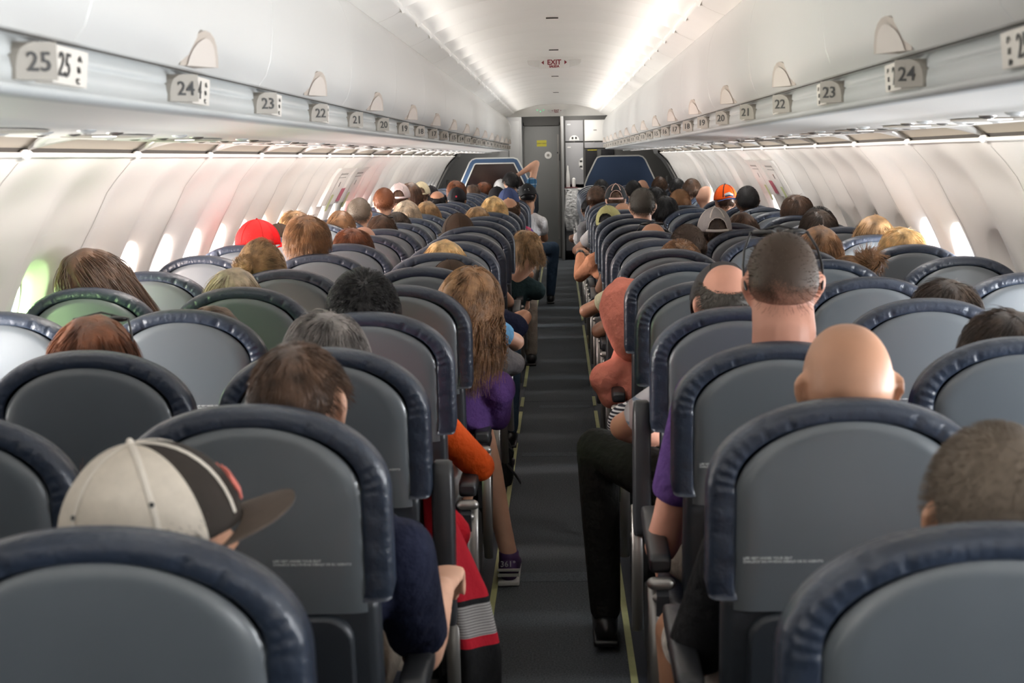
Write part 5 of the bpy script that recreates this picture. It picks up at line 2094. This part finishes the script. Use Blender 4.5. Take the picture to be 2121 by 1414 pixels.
        if cap == 'trucker_near':
            e = MB()
            for q in range(6):
                u = -.045 + q * .018
                e.loft([(u - .004, .118 - 2.2 * u * u, .034), (u + .006, .1165 - 2.2 * u * u, .046), (u - .003, .113 - 2.2 * u * u, .056), (u + .007, .109 - 2.2 * u * u, .066)], [(.0026, .002)] * 4, ref=(1, 0, 0), seg=6)
            e.build('emblem', mat('emblem_coral', (.62, .16, .12), .6), co)
            for az in (150, 210, 90, 270):
                e = MB()
                a_ = math.radians(az + (0 if az in (90, 270) else 0))
                e.disc((math.sin(a_) * .0835, math.cos(a_) * .1035, .066), .0034, (math.sin(a_), math.cos(a_), .5), 10, 0, .0016)
                e.build('eyelet', M_BLACK, co)
    if (n, c) == (1, 'D'):
        e = MB()
        e.loft([(.088, .012, -.012), (.096, .006, -.004), (.094, .012, .010)], [(.007, .008), (.008, .009), (.004, .005)], seg=10)
        o = e.build('earpiece', M_BLACK, root)
        o.matrix_local = M
    if (n, c) == (11, 'D'):
        e = MB()
        E_, W_ = arms[-1][1], arms[-1][2]
        d = (W_ - E_).normalized()
        e.loft([W_ - d * .02, W_ + d * .005], [.034, .034], seg=14)
        e.build('wrist_watch', M_BLACK, root)
    return root


for rec in PEOPLE:
    person(rec)


# ================================================================ LOOSE THINGS
# red jacket with striped hem hanging over the aisle armrest of row 23
M_JR = mat('jacket_red', (.40, .010, .022), .8, bump=(16, .8, .012), spec=.2)
M_JK = mat('jacket_black', (.010, .010, .011), .85, bump=(16, .8, .012), spec=.2)
M_JS = striped('jacket_stripes', (.34, .32, .31), (.12, .11, .11), 150, 'Z', .35)
mb = MB()
N = 34
zs = [.83 - (.83 - .06) * i / 60 for i in range(61)]
rows = []
for z in zs:
    t = (.83 - z) / .77
    cx = -.285 + .085 * min(1, t / .55)
    cy = 3.30 + .10 * t
    hw = .018 + .045 * min(1, t / .35) + .012 * t
    hd = .030 + .05 * t
    rows.append([(cx + hw * math.cos(a) * (1 + .14 * math.sin(3 * a + 5 * t)), cy + hd * math.sin(a) * (1 + .16 * math.sin(4 * a + 3 * t)), z) for a in [2 * PI * k / N for k in range(N)]])
mb.grid(rows, 0, closed_u=True)
for i in range(60):
    z = (zs[i] + zs[i + 1]) / 2
    mi = 0 if z > .545 else (1 if z > .53 else (2 if z > .455 else (0 if z > .435 else 1)))
    for k in range(N):
        mb.m[i * N + k] = mi
mb.f += [tuple(range(N))[::-1], tuple(60 * N + k for k in range(N))]
mb.m += [0, 1]
mb.s += [True, True]
tag(mb.build('jacket', [M_JR, M_JK, M_JS]), 'red jacket with grey striped band and black lower half hanging beside the aisle', 'jacket')

# black bag with straps on the floor by the left seats
def bag(x, y, s, lab):
    root = empty('shoulder_bag', (x, y, 0), lab, 'bag')
    mb = MB()
    mb.loft([(0, 0, .03), (0, .0, .10 * s), (0, .01, .18 * s), (0, .0, .24 * s)], [(.085 * s, .10 * s), (.09 * s, .11 * s), (.08 * s, .09 * s), (.05 * s, .05 * s)], ref=(1, 0, 0), seg=18, power=3)
    mb.build('pouch', mat('bag_black', (.012, .012, .013), .55, bump=(30, .9, .012)), root)
    mb = MB()
    mb.loft([(.08 * s, -.05, .10 * s), (.09 * s, -.07, .17 * s), (.03 * s, -.10, .24 * s), (-.06 * s, -.05, .27 * s), (-.02 * s, .03, .25 * s)], [(.004, .014)] * 5, ref=(1, 0, 0), seg=8)
    mb.loft([(.06 * s, -.10, .12 * s), (.10 * s, -.08, .06 * s), (.12 * s, -.02, .012)], [(.003, .012)] * 3, ref=(1, 0, 0), seg=8)
    mb.build('strap', M_ARM, root)
    mb = MB()
    mb.loft([(.085 * s, -.06, .11 * s), (.088 * s, -.075, .135 * s)], [.010, .010], seg=8)
    mb.build('buckle', M_METAL, root)
    return root


bag(-.300, 6.95, 1.0, 'black bag with loose straps on the floor under the left aisle seats')
bag(.315, 7.85, .72, 'small black backpack strap bundle on the floor under the right aisle seats')
mb = MB()
mb.box(-.035, .035, -.11, .11, .0, .055, 0, .016)
mb.loft([(0, -.06, .045), (0, .03, .05)], [(.032, .03), (.03, .022)], seg=10)
o = mb.build('tan_shoe', mat('tan_leather', (.33, .25, .15), .6))
o.location = (.275, 12.3, .006)
tag(o, 'tan shoe standing on the floor at the right aisle edge', 'shoe')
